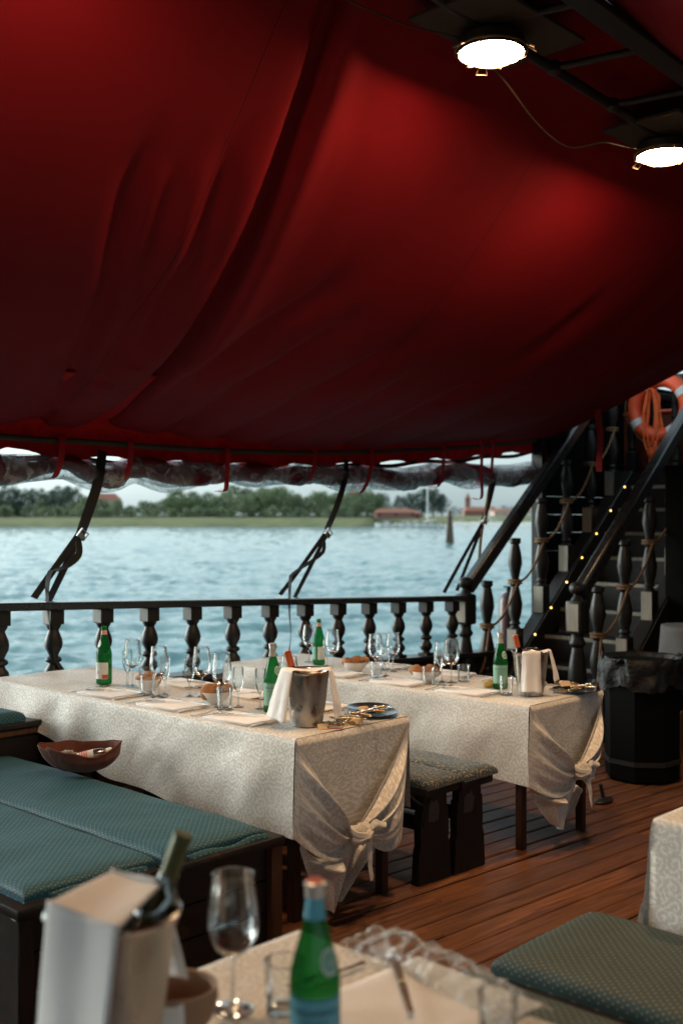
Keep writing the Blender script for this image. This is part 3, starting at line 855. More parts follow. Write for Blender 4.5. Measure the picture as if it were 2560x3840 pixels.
# red loops
LP = [(235, 1652, 1788, 30), (492, 1668, 1798, 25), (853, 1690, 1838, 8), (1181, 1693, 1802, 22), (1394, 1697, 1846, 40), (1663, 1686, 1822, 20), (1804, 1668, 1866, 0), (1845, 1668, 1800, 6), (2040, 1650, 1790, -40)]
for px, ya, yb, lean in LP:
    p0 = on_y(px, ya - 6, 5.965); p1 = on_y(px - lean * .25, lerp(ya, yb, .6), 5.94); p2 = on_y(px - lean, yb, 5.99)
    m = MB(); m.ribbon(catmull([p0 + Vector((0, .06, .03)), p0, p1, p2, p2 + Vector((0, .10, -.005))], 6), .042, .003, (1, 0, .1))
    m.build('window_loop', M['strapred'], cn, off=C0)
p0 = on_x(2240, 1470, 9.1); p1 = on_x(2248, 1768, 9.1)
m = MB(); m.ribbon([p0.lerp(p1, i / 8) + Vector((0, .012 * math.sin(i), 0)) for i in range(9)], .062, .003, (0, 1, 0)); m.build('end_strap', M['strapred'], cn, off=C0)

# rolled-up clear window
RW = [(-260, 1745, 50), (-60, 1750, 55), (0, 1752, 52), (120, 1752, 42), (235, 1748, 34), (330, 1770, 44), (420, 1776, 42), (500, 1756, 40), (620, 1778, 48), (740, 1772, 40), (853, 1768, 34), (960, 1780, 40), (1080, 1780, 38), (1181, 1764, 32), (1290, 1790, 42), (1394, 1784, 36), (1520, 1786, 38), (1663, 1770, 32), (1740, 1782, 38), (1860, 1780, 36), (1950, 1775, 34), (2020, 1758, 26), (2075, 1738, 12)]
RP = [(on_y(a, b + 4, 6.06), c * 1.13) for a, b, c in RW]
RPs = catmull([p for p, c in RP], 8); rr = []
for i in range(len(RP) - 1):
    for k in range(8): rr.append(lerp(RP[i][1] * depth(RP[i][0]), RP[i + 1][1] * depth(RP[i + 1][0]), k / 8) / FPX)
rr.append(RP[-1][1] * depth(RP[-1][0]) / FPX)
rw = thing('rolled_window', 'rolled-up clear plastic side window with maroon trim hung under the awning edge', 'plastic window', tuple(RPs[len(RPs) // 2]))
off = tuple(RPs[len(RPs) // 2])
m = MB(); m.tube([p + Vector((0, .02 * math.sin(i * .5), .35 * rr[i] * math.sin(i * .23))) for i, p in enumerate(RPs)], [r * .80 for r in rr], 16); 
for v in m.v:
    d = noise.noise(v * 5) * .03 + noise.noise(v * 14) * .012; v.z += d; v.y += d
m.build('maroon_trim', M['roll'], rw, off=off, sharp=180)
for s_, sc, fr in ((0, 1.0, 3.5), (11, .84, 6)):
    m = MB(); m.tube(RPs, [r * sc for r in rr], 28)
    for v in m.v:
        q3 = v * fr; q3.x *= .5
        d = noise.noise(q3 + Vector((s_, 0, 0))) * .035 + noise.noise(q3 * 3) * .012; v.z += d; v.y += d * .8
    m.build('clear_film', M['film'], rw, off=off, sharp=180)

# black tension straps
def strap(main, legs, tail, buckle, lab, y0=6.0, y1=5.80, w=.036):
    o0 = on_y(buckle[0], buckle[1], (y0 + y1) / 2)
    s = thing('tension_strap', lab, 'strap', tuple(o0), group='black ratchet straps tying the awning to the rail')
    n = len(main); yb = lerp(y0, y1, .5)
    P = [on_y(a, b, lerp(y0, yb, i / (n - 1))) for i, (a, b) in enumerate(main)]
    m = MB(); m.ribbon(catmull(P, 6), w * 1.3, .004, lambda t: Vector((math.cos(t * 1.2), -math.sin(t * 1.2) * .8, 0))); m.build('upper_webbing', M['black'], s, off=o0)
    for k, lg in enumerate(legs):
        n = len(lg); P = [on_y(a, b, lerp(yb, y1 + (.06 if k else -.08), i / (n - 1))) for i, (a, b) in enumerate(lg)]
        m = MB(); m.ribbon(catmull([P[0], P[0].lerp(P[-1], .5) + (P[len(P) // 2] - P[0].lerp(P[-1], .5)) * .4, P[-1]], 8), w * .85, .004, lambda t, k=k: Vector((math.cos(.45 + .5 * k * t), -math.sin(.45 + .5 * k * t), 0))); m.build('lower_webbing', M['black'], s, off=o0)
    if tail:
        P = [on_y(a, b, y1 - .1) for a, b in tail]
        m = MB(); m.ribbon(catmull(P, 6), w * .8, .003, lambda t: Vector((math.cos(t * 3), -math.sin(t * 3), 0))); m.build('loose_end', M['black'], s, off=o0)
    d = (on_y(*main[-1], yb) - on_y(*legs[0][-1], yb)).normalized()
    bb = MB(); up = Vector((0, 0, 1)); xx = Vector((d.z, 0, -d.x)).normalized()
    Mx = Matrix((xx, Vector((0, 1, 0)), d)).transposed().to_4x4(); Mx.translation = o0 + Vector((0, -.02, 0))
    bb.box((-.030, -.012, -.03), (-.022, .012, .035), .003, Mx); bb.box((.022, -.012, -.03), (.030, .012, .035), .003, Mx)
    bb.box((-.022, -.010, -.028), (.022, .006, .004), .003, Mx); bb.box((-.022, -.004, .026), (.022, .004, .034), .002, Mx)
    bb.build('buckle', M['buckle'], s, off=o0)
strap([(385, 1690), (376, 1760), (362, 1830), (318, 1960), (300, 2010)], [[(300, 2000), (240, 2080), (185, 2160), (128, 2242)], [(300, 2010), (270, 2080), (225, 2170), (185, 2250), (165, 2290)]],
      [(296, 2030), (296, 2080), (255, 2120), (210, 2140), (190, 2145), (178, 2200), (182, 2290), (190, 2370), (205, 2460), (225, 2500), (255, 2545)], (303, 2006), 'black ratchet strap with steel buckle nearest the left edge of the awning', w=.05)
strap([(1298, 1722), (1292, 1800), (1262, 1900), (1226, 1985)], [[(1226, 1990), (1160, 2090), (1110, 2160), (1050, 2230)], [(1222, 2010), (1180, 2090), (1140, 2170), (1105, 2240)]],
      [(1215, 2030), (1210, 2070), (1160, 2110), (1100, 2150), (1088, 2180), (1085, 2290), (1090, 2380), (1084, 2440), (1078, 2470)], (1224, 2000), 'black ratchet strap with steel buckle in the middle of the awning edge')
strap([(1858, 1760), (1852, 1800), (1832, 1880), (1812, 1950)], [[(1812, 1955), (1760, 2040), (1700, 2150), (1664, 2222)], [(1808, 1970), (1770, 2060), (1740, 2140), (1712, 2215)]],
      None, (1812, 1952), 'black strap with hook tied to the rail beside the stair newel')
m = MB(); m.tube(catmull([on_y(1836, 1815, 5.9), on_y(1822, 1900, 5.9), on_y(1803, 2010, 5.88), on_y(1795, 2100, 5.86), on_y(1783, 2205, 5.82)], 8), .013, 8)
tag(m.build('hanging_rope', M['hemp']), 'brown hemp rope hanging from the awning to the rail near the newel', 'rope')

# ridge frame -----------------------------------------------------------
rf = thing('ridge_frame', 'black steel tube frame carrying the lamps along the awning ridge', 'roof frame', (4, 2.5, 3.6))
RO = (4, 2.5, 3.6)
m = MB(); m.tube([(-2.6, 2.70, zf(-2.6) + .0), (9.2, 2.70, zf(9.2) + .0)], .024, 12); m.build('outer_tube', M['blackmetal'], rf, off=RO)
m = MB(); m.beam((-2.6, 2.26, zf(-2.6) + .02), (9.2, 2.26, zf(9.2) + .02), .10, .13, .012); m.build('ridge_beam', M['blackmetal'], rf, off=RO)
m = MB(); m.beam((-2.6, 2.19, zf(-2.6) - .05), (9.2, 2.19, zf(9.2) - .05), .035, .035, .006); m.build('ridge_rail', M['blackmetal'], rf, off=RO)
for k in range(-4, 12):
    x = 4.22 + .52 * k
    m = MB(); m.tube([(x, 2.69, zf(x)), (x + .10, 2.28, zf(x) + .0)], .017, 10); m.lathe([(.02, -.03), (.034, -.02), (.034, .02), (.02, .03)], 10, Matrix.Translation((x, 2.69, zf(x))))
    m.build('cross_tube', M['blackmetal'], rf, off=RO)

# lamps -------------------------------------------------------------------
def lamp(loc, lab):
    t = thing('bulkhead_lamp', lab, 'lamp', loc, R(20), 'round caged lamps hung along the awning ridge')
    m = MB(); m.lathe([(0, .075), (.12, .075), (.140, .055), (.143, .0), (.1385, -.002), (.137, .022), (.0, .022)], 32, cap=False); m.build('housing', M['blackmetal'], t)
    m = MB(); m.lathe([(.136, .030), (.135, .016), (.124, .006), (.09, -.003), (.045, -.007), (0, -.008)], 32, cap=False); m.build('glass', M['lens'], t)
    m = MB()
    m.tube([(.150 * math.cos(a * PI / 16), .150 * math.sin(a * PI / 16), .012) for a in range(33)], .006, 6)
    m.tube([(.100 * math.cos(a * PI / 16), .100 * math.sin(a * PI / 16), -.020) for a in range(33)], .0035, 6)
    for k in range(6):
        a = k * PI / 3; c, s = math.cos(a), math.sin(a)
        m.tube([(r * c, r * s, z) for r, z in ((.150, .008), (.148, -.006), (.125, -.016), (.100, -.021))], .0035, 6)
    m.build('cage', M['wire'], t)
    for k in range(3):
        a = k * 2 * PI / 3 + .5; c, s = math.cos(a), math.sin(a); m = MB()
        q = [(.155, .016, .01), (.190, .024, -.012), (.190, -.024, -.012), (.155, -.016, .01), (.155, .016, .01)]
        m.tube([(r * c - w * s, r * s + w * c, z) for r, w, z in q], .0045, 6); m.build('ear', M['wire'], t)
    return t
lamp0 = lamp((3.77, 2.71, 3.60), 'lit round caged lamp hanging higher up and farther left under the ridge')
dup(lamp0, (5.30, 2.71, 3.535), R(50), 'lit round caged lamp farther along the ridge, cut by the right edge')
dup(lamp0, (1.95, 2.71, 3.68), R(80), 'lit round caged lamp above the foreground tables, over the top of the photo')
for i, x in enumerate((1.95, 3.77, 5.30)):
    t_ = MB(); zz = 3.60 - .043 * (x - 3.77) + .082; t_.box((x - .34, 2.46, zz), (x + .34, 2.88, zz + .018), .004)
    tag(t_.build('mounting_board', simple('dark_brown_board%d' % i, (.045, .028, .016), .8), off=(x, 2.7, zz)),
        ['dark board above the lamp over the top of the photo', 'dark brown board fixed above the left lamp', 'dark brown board fixed above the right lamp'][i], 'board', 'boards behind the ridge lamps')
m = MB(); m.tube(catmull([(2.3, 2.78, 3.74), (2.9, 2.86, 3.64), (3.35, 2.84, 3.63), (3.7, 2.80, 3.66), (4.0, 2.82, 3.60), (4.35, 2.86, 3.49), (4.62, 2.86, 3.45), (4.80, 2.78, 3.50), (5.0, 2.78, 3.53), (5.25, 2.78, 3.57)], 8), .0045, 6)
tag(m.build('lamp_cable', M['bark0']), 'thin pale cable drooping between the two caged lamps', 'cable')

# ================================================================== FAR SHORE
def polar(px, d, z): 
    p = at(px, Y0, d); p.z = z; return p
m = MB()
def bank(u, v):
    px = lerp(-2600, 5200, u)
    D = 427 if px < 1380 else lerp(427, 640, sstep(1380, 1500, px))
    D += 6 * noise.noise(Vector((px * .006, 0, 0)))
    if v < .12: d = D + 24 * v / .12; z = lerp(WZ - .3, .9, (v / .12) ** .6)
    elif v < .25: d = D + 24 + 60 * (v - .12) / .13; z = lerp(.9, 2.6, (v - .12) / .13)
    else: d = D + 84 + 4000 * ((v - .25) / .75) ** 2; z = 2.6
    return polar(px, d, z + .15 * noise.noise(Vector((px * .03, v * 30, 0))))
m.grid(bank, 260, 40)
t = NT('bank_grass'); co = t.coord('Object'); n = t.noise(co, .12, 6, .7)
t.P(Base_Color=t.ramp(n, [(.35, (.085, .105, .035)), (.55, (.15, .155, .055)), (.7, (.20, .15, .075))]), Roughness=.95)
t.bump(t.noise(co, 1.5, 4), .6, .6); M['grass'] = t.m
tag(m.build('far_bank', M['grass'], sharp=180), kind='structure')

def leafmat(name, c, v=.35):
    t = NT(name); co = t.coord('Object'); n = t.noise(co, .55, 3); n2 = t.noise(co, 3.5, 2)
    t.P(Base_Color=t.mix(t.math('ADD', t.math('MULTIPLY', n, .6), t.math('MULTIPLY', n2, .4)), tuple(x * (1 - v) for x in c), tuple(x * (1 + v) for x in c)), Roughness=.8)
    tr = t.new('ShaderNodeBsdfTranslucent'); tr.inputs['Color'].default_value = (*[x * 1.2 for x in c], 1)
    mx = t.new('ShaderNodeMixShader'); mx.inputs[0].default_value = .25; t.l.new(t.b.outputs[0], mx.inputs[1]); t.l.new(tr.outputs[0], mx.inputs[2]); t.l.new(mx.outputs[0], t.out.inputs[0]); return t.m
LF = [leafmat('willow_leaves', (.20, .245, .14)), leafmat('bush_leaves', (.14, .19, .09)), leafmat('dark_leaves', (.06, .10, .07)), leafmat('hazed_far_leaves', (.085, .125, .125))]  # last leaf colour has the distance haze mixed in
M['bark'] = simple('bark', (.10, .08, .06), .9)
def tree(h, w, mt, seed, lumps=14, leaves=800, name='broadleaf_tree', low=.08):
    r = random.Random(seed); t = thing(name, 'tree', 'tree')
    m = MB(); m.tube(catmull([(0, 0, -.6), (.05 * w * r.uniform(-1, 1), 0, h * .3), (.08 * w * r.uniform(-1, 1), .1, h * .75)], 4), [lerp(.26, .06, i / 8) for i in range(9)], 8)
    L = []
    for i in range(lumps):
        f = (i + .5) / lumps; a = i * 2.4 + r.uniform(-.5, .5); z = h * lerp(low + .1, .9, f)
        rad = w * .5 * (math.sin(PI * min(1, .25 + .7 * f)) ** .8) * r.uniform(.35, .85)
        L.append((Vector((rad * math.cos(a), rad * math.sin(a), z)), w * r.uniform(.17, .27) * (1.15 - .55 * f)))
    for c, s in L: m.tube([(0, 0, c.z * .45), tuple(c * .8 + Vector((0, 0, c.z * .08))), tuple(c)], [.09, .05, .02], 5)
    m.build('trunk', M['bark'], t)
    v = []; f = []
    for i in range(leaves):
        c, s = r.choice(L); d = Vector((r.gauss(0, 1), r.gauss(0, 1), r.gauss(0, 1))).normalized() * s * r.random() ** .4
        p = c + Vector((d.x, d.y, d.z * 1.15)); q = r.uniform(.16, .42)
        if p.z < 0: p.z = abs(p.z)
        n1 = Vector((r.gauss(0, 1), r.gauss(0, 1), r.gauss(0, 1))).normalized(); n2 = n1.orthogonal().normalized()
        b = len(v); n3 = n1.cross(n2); q2 = q * .6
        v += [p + n3 * q, p + n2 * q2, p - n3 * q, p - n2 * q2]; f.append([b, b + 1, b + 2, b + 3])
    m = MB(); m.add(v, f); m.build('crown', mt, t); return t
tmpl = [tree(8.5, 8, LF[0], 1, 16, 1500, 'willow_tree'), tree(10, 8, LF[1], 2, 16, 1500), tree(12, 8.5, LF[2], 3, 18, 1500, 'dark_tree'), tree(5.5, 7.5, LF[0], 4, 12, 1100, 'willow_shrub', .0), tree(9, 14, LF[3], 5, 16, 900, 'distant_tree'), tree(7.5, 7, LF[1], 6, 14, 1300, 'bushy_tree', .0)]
used = set()
GL = {0: ('pale grey-green willow on the far bank', 'willows on the far bank'), 1: ('mid-green full tree on the far bank', 'green trees on the far bank'), 2: ('dark green tall tree standing beyond the far bank', 'dark trees on the far shore'),
      3: ('low pale willow shrub at the front of the far bank', 'shrubs on the far bank'), 4: ('hazy bluish tree on the distant shoreline at the right', 'distant shoreline trees'), 5: ('round olive-green bush tree on the far bank', 'bush trees on the far bank')}
def place_tree(k, px, d, s):
    reg = ('left of the nearest strap', 'between the two nearest straps', 'right of the middle strap')[(px > 330) + (px > 1200)]
    p = polar(px, d, 2.3 if d > 458 else 1.6); lab, grp = GL[k]; lab = lab + ' ' + reg if k != 4 else lab; grp = grp + ' ' + reg if k != 4 else grp
    if k not in used:
        used.add(k); o = tmpl[k]; o.location = p; o['label'] = lab; o['group'] = grp
    else: o = dup(tmpl[k], p, rnd.uniform(0, 6), lab, grp)
    o.scale = (s * rnd.uniform(1.15, 1.5), s * rnd.uniform(1.15, 1.5), s)
    return o
rt = random.Random(3)
for px in range(-90, 290, 40): place_tree(2, px, 500 + rt.uniform(-8, 12), rt.uniform(1.0, 1.25))
for px in (320, 380, 640, 700): place_tree(1, px, 488, rt.uniform(.8, .95))
px = -60
while px < 1440:
    top = interp([(-60, .85), (500, .85), (640, .95), (760, 1.12), (900, 1.2), (1000, 1.3), (1150, 1.2), (1300, 1.35), (1400, 1.2), (1440, 1.0)], px)
    k = rt.choice([0, 0, 1, 5, 0, 5]); k = rt.choice([0, 3, 3, 5]) if px < 620 else k
    place_tree(k, px + rt.uniform(-10, 10), 488 + rt.uniform(-6, 14), top * rt.uniform(.85, 1.1) * (1.1 if k == 3 else 1)); px += 42
for px in range(660, 1420, 66): place_tree(rt.choice([0, 1]), px + rt.uniform(-15, 15), 506 + rt.uniform(-6, 6), rt.uniform(1.05, 1.5))
for px in range(-60, 1450, 47): place_tree(3, px + rt.uniform(-18, 18), 476 + rt.uniform(-3, 8), rt.uniform(.45, .85))
for px, s in ((1432, .95), (1500, .85), (1540, .95), (1585, 1.12), (1622, 1.15), (1655, .9)): place_tree(2, px, 520, s)
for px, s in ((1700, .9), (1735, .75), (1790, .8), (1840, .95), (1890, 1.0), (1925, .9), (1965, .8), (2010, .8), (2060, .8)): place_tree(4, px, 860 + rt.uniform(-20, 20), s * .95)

def house(name, px, d, w, dp, h, rh, wall, roof, lab, yaw=.3, nwin=3):
    p = polar(px, d, 1.0); t = thing(name, lab, 'house', p, ANG + PI / 2 + yaw)
    m = MB(); m.box((-w / 2, -dp / 2, 0), (w / 2, dp / 2, h), .02); m.build('wall', wall, t)
    m = MB(); e = .4
    v = [(-w / 2 - e, -dp / 2 - e, h), (w / 2 + e, -dp / 2 - e, h), (w / 2 + e, dp / 2 + e, h), (-w / 2 - e, dp / 2 + e, h), (-w / 2 + dp * .3, 0, h + rh), (w / 2 - dp * .3, 0, h + rh)]
    m.add(v, [[0, 1, 5, 4], [1, 2, 5], [2, 3, 4, 5], [3, 0, 4], [3, 2, 1, 0]]); rf_ = m.build('roof', roof, t)
    m = MB(); m.box((w * .2, -.3, h + rh * .3), (w * .2 + .6, .3, h + rh + .7), .02); m.build('chimney', wall, rf_)
    for sgn in (-1, 1):
        for i in range(nwin):
            x = lerp(-w / 2 + 1, w / 2 - 1.8, i / max(1, nwin - 1)); m = MB()
            m.box((x, sgn * dp / 2 - .03, h * .45), (x + .8, sgn * dp / 2 + .03, h * .45 + 1.2), .01); m.build('window', M['dark'], t)
    return t
WP = simple('pale_pink_plaster', (.50, .36, .32), .9); WW = simple('white_plaster', (.62, .60, .57), .9); WB = simple('red_brick', (.24, .11, .085), .9); RT = simple('terracotta_tiles', (.33, .13, .085), .85)
house('house', 400, 520, 13, 8, 9.0, 3.0, WP, RT, 'pink house with a red tiled roof showing above the bushes at the left')
house('house', 310, 505, 8, 7, 6.0, 2.0, WW, RT, 'small white house with a red roof among the trees left of the strap')
house('house', 30, 515, 12, 8, 6.0, 2.5, WW, RT, 'white house mostly hidden by trees at the far left')
house('boat_shed', 1480, 470, 17, 7, 2.6, 1.9, WB, RT, 'long low red-brick shed at the water beside the marina', .1)
house('boat_shed', 1540, 480, 9, 7, 2.2, 1.6, WB, RT, 'short red-roofed shed right of the long shed at the marina', -.2)
house('waterfront_house', 1800, 820, 26, 10, 5.5, 3.0, WB, RT, 'wide dull red waterfront building under the bell tower', .1)
house('waterfront_house', 1880, 800, 16, 10, 5.0, 2.0, WP, RT, 'pinkish low building right of the bell tower')
house('waterfront_house', 1960, 805, 18, 10, 4.5, 2.0, WW, RT, 'white low building farthest right on the far shore')
p = polar(1753, 860, 1.0); t_ = thing('bell_tower', 'slender brick bell tower with a pointed top on the far shore', 'tower', p, .4)
m = MB(); m.box((-1.7, -1.7, 0), (1.7, 1.7, 15.5), .03); m.box((-1.95, -1.95, 13.2), (1.95, 1.95, 13.6), .02); m.build('shaft', WB, t_)
m = MB(); m.box((-2.0, -2.0, 15.5), (2.0, 2.0, 16.0), .02); m.lathe([(2.1, 16.0), (.1, 20.2), (0, 20.4)], 4, Matrix.Rotation(PI / 4, 4, 'Z')); m.build('spire', RT, t_)
for a in range(4):
    m = MB(); Mr = Matrix.Rotation(a * PI / 2, 4, 'Z'); m.box((-.5, -1.76, 13.8), (.5, -1.70, 15.2), .02, Mr); m.build('belfry_opening', M['dark'], t_)
# boats
def boat(px, d, L, lab, mast=0, cab=True, hullm=None):
    p = polar(px, d, WZ); t = thing('moored_boat', lab, 'boat', p, ANG + PI / 2 + rt.uniform(-.35, .35))
    m = MB(); prof = []
    def hf(u, v):
        x = lerp(-L / 2, L / 2, u); wd = L * .15 * (1 - max(0, (u - .45) / .55) ** 2.2); a = lerp(-1, 1, v)
        z = 1.15 + .45 * u * u - (1.5 + .3 * u) * (1 - abs(a) ** 2.4); return (x, wd * a, z)
    m.grid(hf, 16, 12); m.grid(lambda u, v: (lerp(-L / 2, L / 2, u), L * .148 * (1 - max(0, (u - .45) / .55) ** 2.2) * lerp(-1, 1, v), 1.05 + .45 * u * u), 12, 4)
    m.build('hull', hullm or M['plasticwhite'], t)
    if cab:
        m = MB(); m.box((-L * .12, -L * .09, .9), (L * .16, L * .09, 2.1), .15, seg=2); c = m.build('cabin', M['plasticwhite'], t)
        m = MB(); m.box((-L * .10, -L * .092, 1.5), (L * .165, L * .092, 1.85), .02); m.build('window_band', M['dark'], c)
    if mast:
        m = MB(); m.tube([(0, 0, 1), (0, 0, mast)], .22, 8); m.tube([(-L * .35, 0, 2.6), (0, 0, 2.5)], .18, 8); m.build('mast', M['plasticwhite'], t)
    return t
bl = M['lab_blue']
for a in ((1450, 405, 9, 'white motor boat moored left of the long marina pontoon', 0, True, None), (1432, 420, 7, 'small dark open boat moored at the tip of the green bank', 0, False, simple('navy_hull', (.02, .04, .06), .4)), (1520, 410, 8, 'white motor boat in front of the red shed', 0, True, None), (1602, 400, 9, 'sailing boat with a tall white mast in the marina', 15, True, None),
          (1560, 415, 7, 'little white cabin boat left of the sailing boat', 0, True, None), (1730, 560, 10, 'white motor boat right of the wooden piles', 0, True, None), (1800, 570, 9, 'low white boat below the wide red building', 0, True, None), (1870, 560, 11, 'long white boat left of the dark barge', 0, True, None), (1945, 540, 14, 'dark barge moored along the far quay', 0, False, simple('rusty_hull', (.07, .045, .035), .7)), (2000, 560, 9, 'white boat nearest the stair rail on the far shore', 0, True, None), (1835, 590, 9, 'slim yacht with a short mast on the far shore', 9, True, None)): boat(*a)
pa = polar(1440, 398, WZ); pb_ = polar(1668, 392, WZ); m = MB(); m.beam(pa + Vector((0, 0, .55)), pb_ + Vector((0, 0, .55)), 2.2, .3, .03)
pm = polar(1555, 395, WZ); t_ = thing('pontoon', 'long pale marina pontoon in front of the moored boats', 'pontoon', pm)
m.build('walkway', WW, t_, off=pm)
for i in range(9):
    q3 = pa.lerp(pb_, i / 8); m = MB(); m.tube([q3 + Vector((0, .9, -1)), q3 + Vector((0, .9, 2.2))], .16, 8); m.build('pile', M['bark'], t_, off=pm)
pa = polar(1700, 560, WZ); pb_ = polar(2080, 520, WZ); m = MB(); m.box((0, 0, 0), (0.01, .01, .01)); m = MB(); m.beam(pa + Vector((0, 0, .6)), pb_ + Vector((0, 0, .6)), 4, 1.3, .03)
tag(m.build('far_quay', WW, off=(pa + pb_) / 2), 'long pale stone quay along the far shore at the right', 'quay')
# wooden mooring piles
pd = on_z(1686, 2036, WZ); t_ = thing('mooring_piles', 'cluster of three leaning wooden mooring piles standing in the lagoon', 'mooring post', pd)
for dx, lean, hh in ((-.46, .40, 4.5), (.42, -.34, 4.4), (.02, .02, 4.75)):
    b_ = RG * dx; tp = RG * (dx + lean); m = MB()
    m.tube([b_ + Vector((0, 0, -.6)), b_.lerp(tp, .5) + Vector((0, 0, hh * .5)), tp + Vector((0, 0, hh))], [.22, .20, .17], 12); m.build('pile', simple('weathered_pile_%d' % int(hh * 10), (.13, .085, .06), .9, 0, .4, 3, bump=.5, bscale=12, bdist=.03), t_)
m = MB(); m.tube([(RG * (.42 * math.cos(a)) + FW * (.3 * math.sin(a)) + Vector((0, 0, 3.6))) for a in [i * PI / 8 for i in range(17)]], .06, 6); m.build('iron_band', M['blackmetal'], t_)

# ================================================================== FURNITURE
def dining_table(x0, x1, y0, y1, z, lab, legs=None):
    o = ((x0 + x1) / 2, (y0 + y1) / 2, deck((x0 + x1) / 2)); t = thing('dining_table', lab, 'table', o, 0, 'long dining tables on the deck')
    m = MB(); m.box((x0 + .012, y0 + .012, z - .035), (x1 - .012, y1 - .012, z - .004), .004); m.build('tabletop', M['darkx'], t, off=o)
    m = MB(); m.box((x0 + .08, y0 + .08, z - .12), (x1 - .08, y1 - .08, z - .036), .004); m.build('apron', M['darkx'], t, off=o)
    for (lx, ly) in legs or ((x0 + .07, y0 + .09), (x1 - .07, y0 + .09), (x0 + .07, y1 - .09), (x1 - .07, y1 - .09)):
        m = MB(); m.box((lx - .022, ly - .022, deck(lx)), (lx + .022, ly + .022, z - .036), .004); m.build('leg', M['legwood'], t, off=o)
    return t
T1 = dict(x0=3.06, x1=3.745, y0=3.15, y1=5.55, z=.76)
T2 = dict(x0=4.69, x1=5.39, y0=3.13, y1=5.50, z=.69)
dining_table(3.06, 3.745, 3.15, 5.55, .76, 'long table under the tied cloth in the middle with the frosted bucket')
dining_table(4.69, 5.39, 3.13, 5.50, .69, 'long table under the tied cloth farther back, in front of the stairs', ((4.74, 3.22), (5.32, 3.22), (4.76, 5.4), (5.32, 5.4)))
dining_table(.90, 1.63, -1.4, 1.67, .77, 'blurred foreground table set with a green bottle and a wine glass')
dining_table(2.98, 3.72, -1.2, 1.555, .76, 'table at the right edge behind the green cushions')

def side_profile(x0, x1, z, hemA, hemB, ya, foldA, n=3, wide=.012):
    """list of (x, z, s) across the cloth at one y"""
    P = []
    for i in range(13):
        f = i / 12; zz = lerp(hemA, z - .012, f); P.append((x0 - wide - foldA * (1 - f) ** .8, zz))
    P += [(x0 - wide * .7, z - .003), (x0 - wide * .2, z + .0015)]
    for i in range(1, 12): P.append((lerp(x0, x1, i / 12), z + .002))
    P += [(x1 + wide * .2, z + .0015), (x1 + wide * .7, z - .003)]
    for i in range(13):
        f = i / 12; P.append((x1 + wide + .01 * f, lerp(z - .012, hemB, f)))
    return P
def cloth_body(m, T, hemA, foldf, y_near, y_far, ny=170, hemB=.35):
    rows = []
    for j in range(ny + 1):
        y = lerp(y_near, y_far, (j / ny)); rows.append((y, side_profile(T['x0'], T['x1'], T['z'], hemA(y), hemB, y, foldf(y))))
    # far end drop
    nc = len(rows[0][1]); vs = []; uv = []; fs = []
    for y, P in rows:
        s = 0; ref = P[20]
        for i, (x, z) in enumerate(P):
            dz = 0
            if 13 < i < nc - 14: dz = .0012 * noise.noise(Vector((x * 6, y * 4, 1))) + .001
            if i < 13:
                h0 = (T['z'] - z); x -= min(1, h0 * 6) * sstep(y_near, y_near + .2, y) * (.016 * noise.noise(Vector((y * 2.6 + z * 3.2, z * 1.2 - y * .6, 4))) + .007 * noise.noise(Vector((y * 7 + z * 6, z * 2 - y, 7))) + .006)
            yy = y + (.012 * math.sin(y * 9 + z * 8) * (1 - z / T['z']) if i < 13 else 0)
            vs.append((x, yy, z + dz))
            s = (x - T['x0']) if 13 <= i <= nc - 14 else ((x - T['x0']) - (T['z'] - z) if i < 13 else (x - T['x0']) + (T['z'] - z))
            uv.append((s, y))
    for j in range(len(rows) - 1):
        for i in range(nc - 1): a = j * nc + i; fs.append([a, a + nc, a + nc + 1, a + 1])
    m.add(vs, fs, uv)
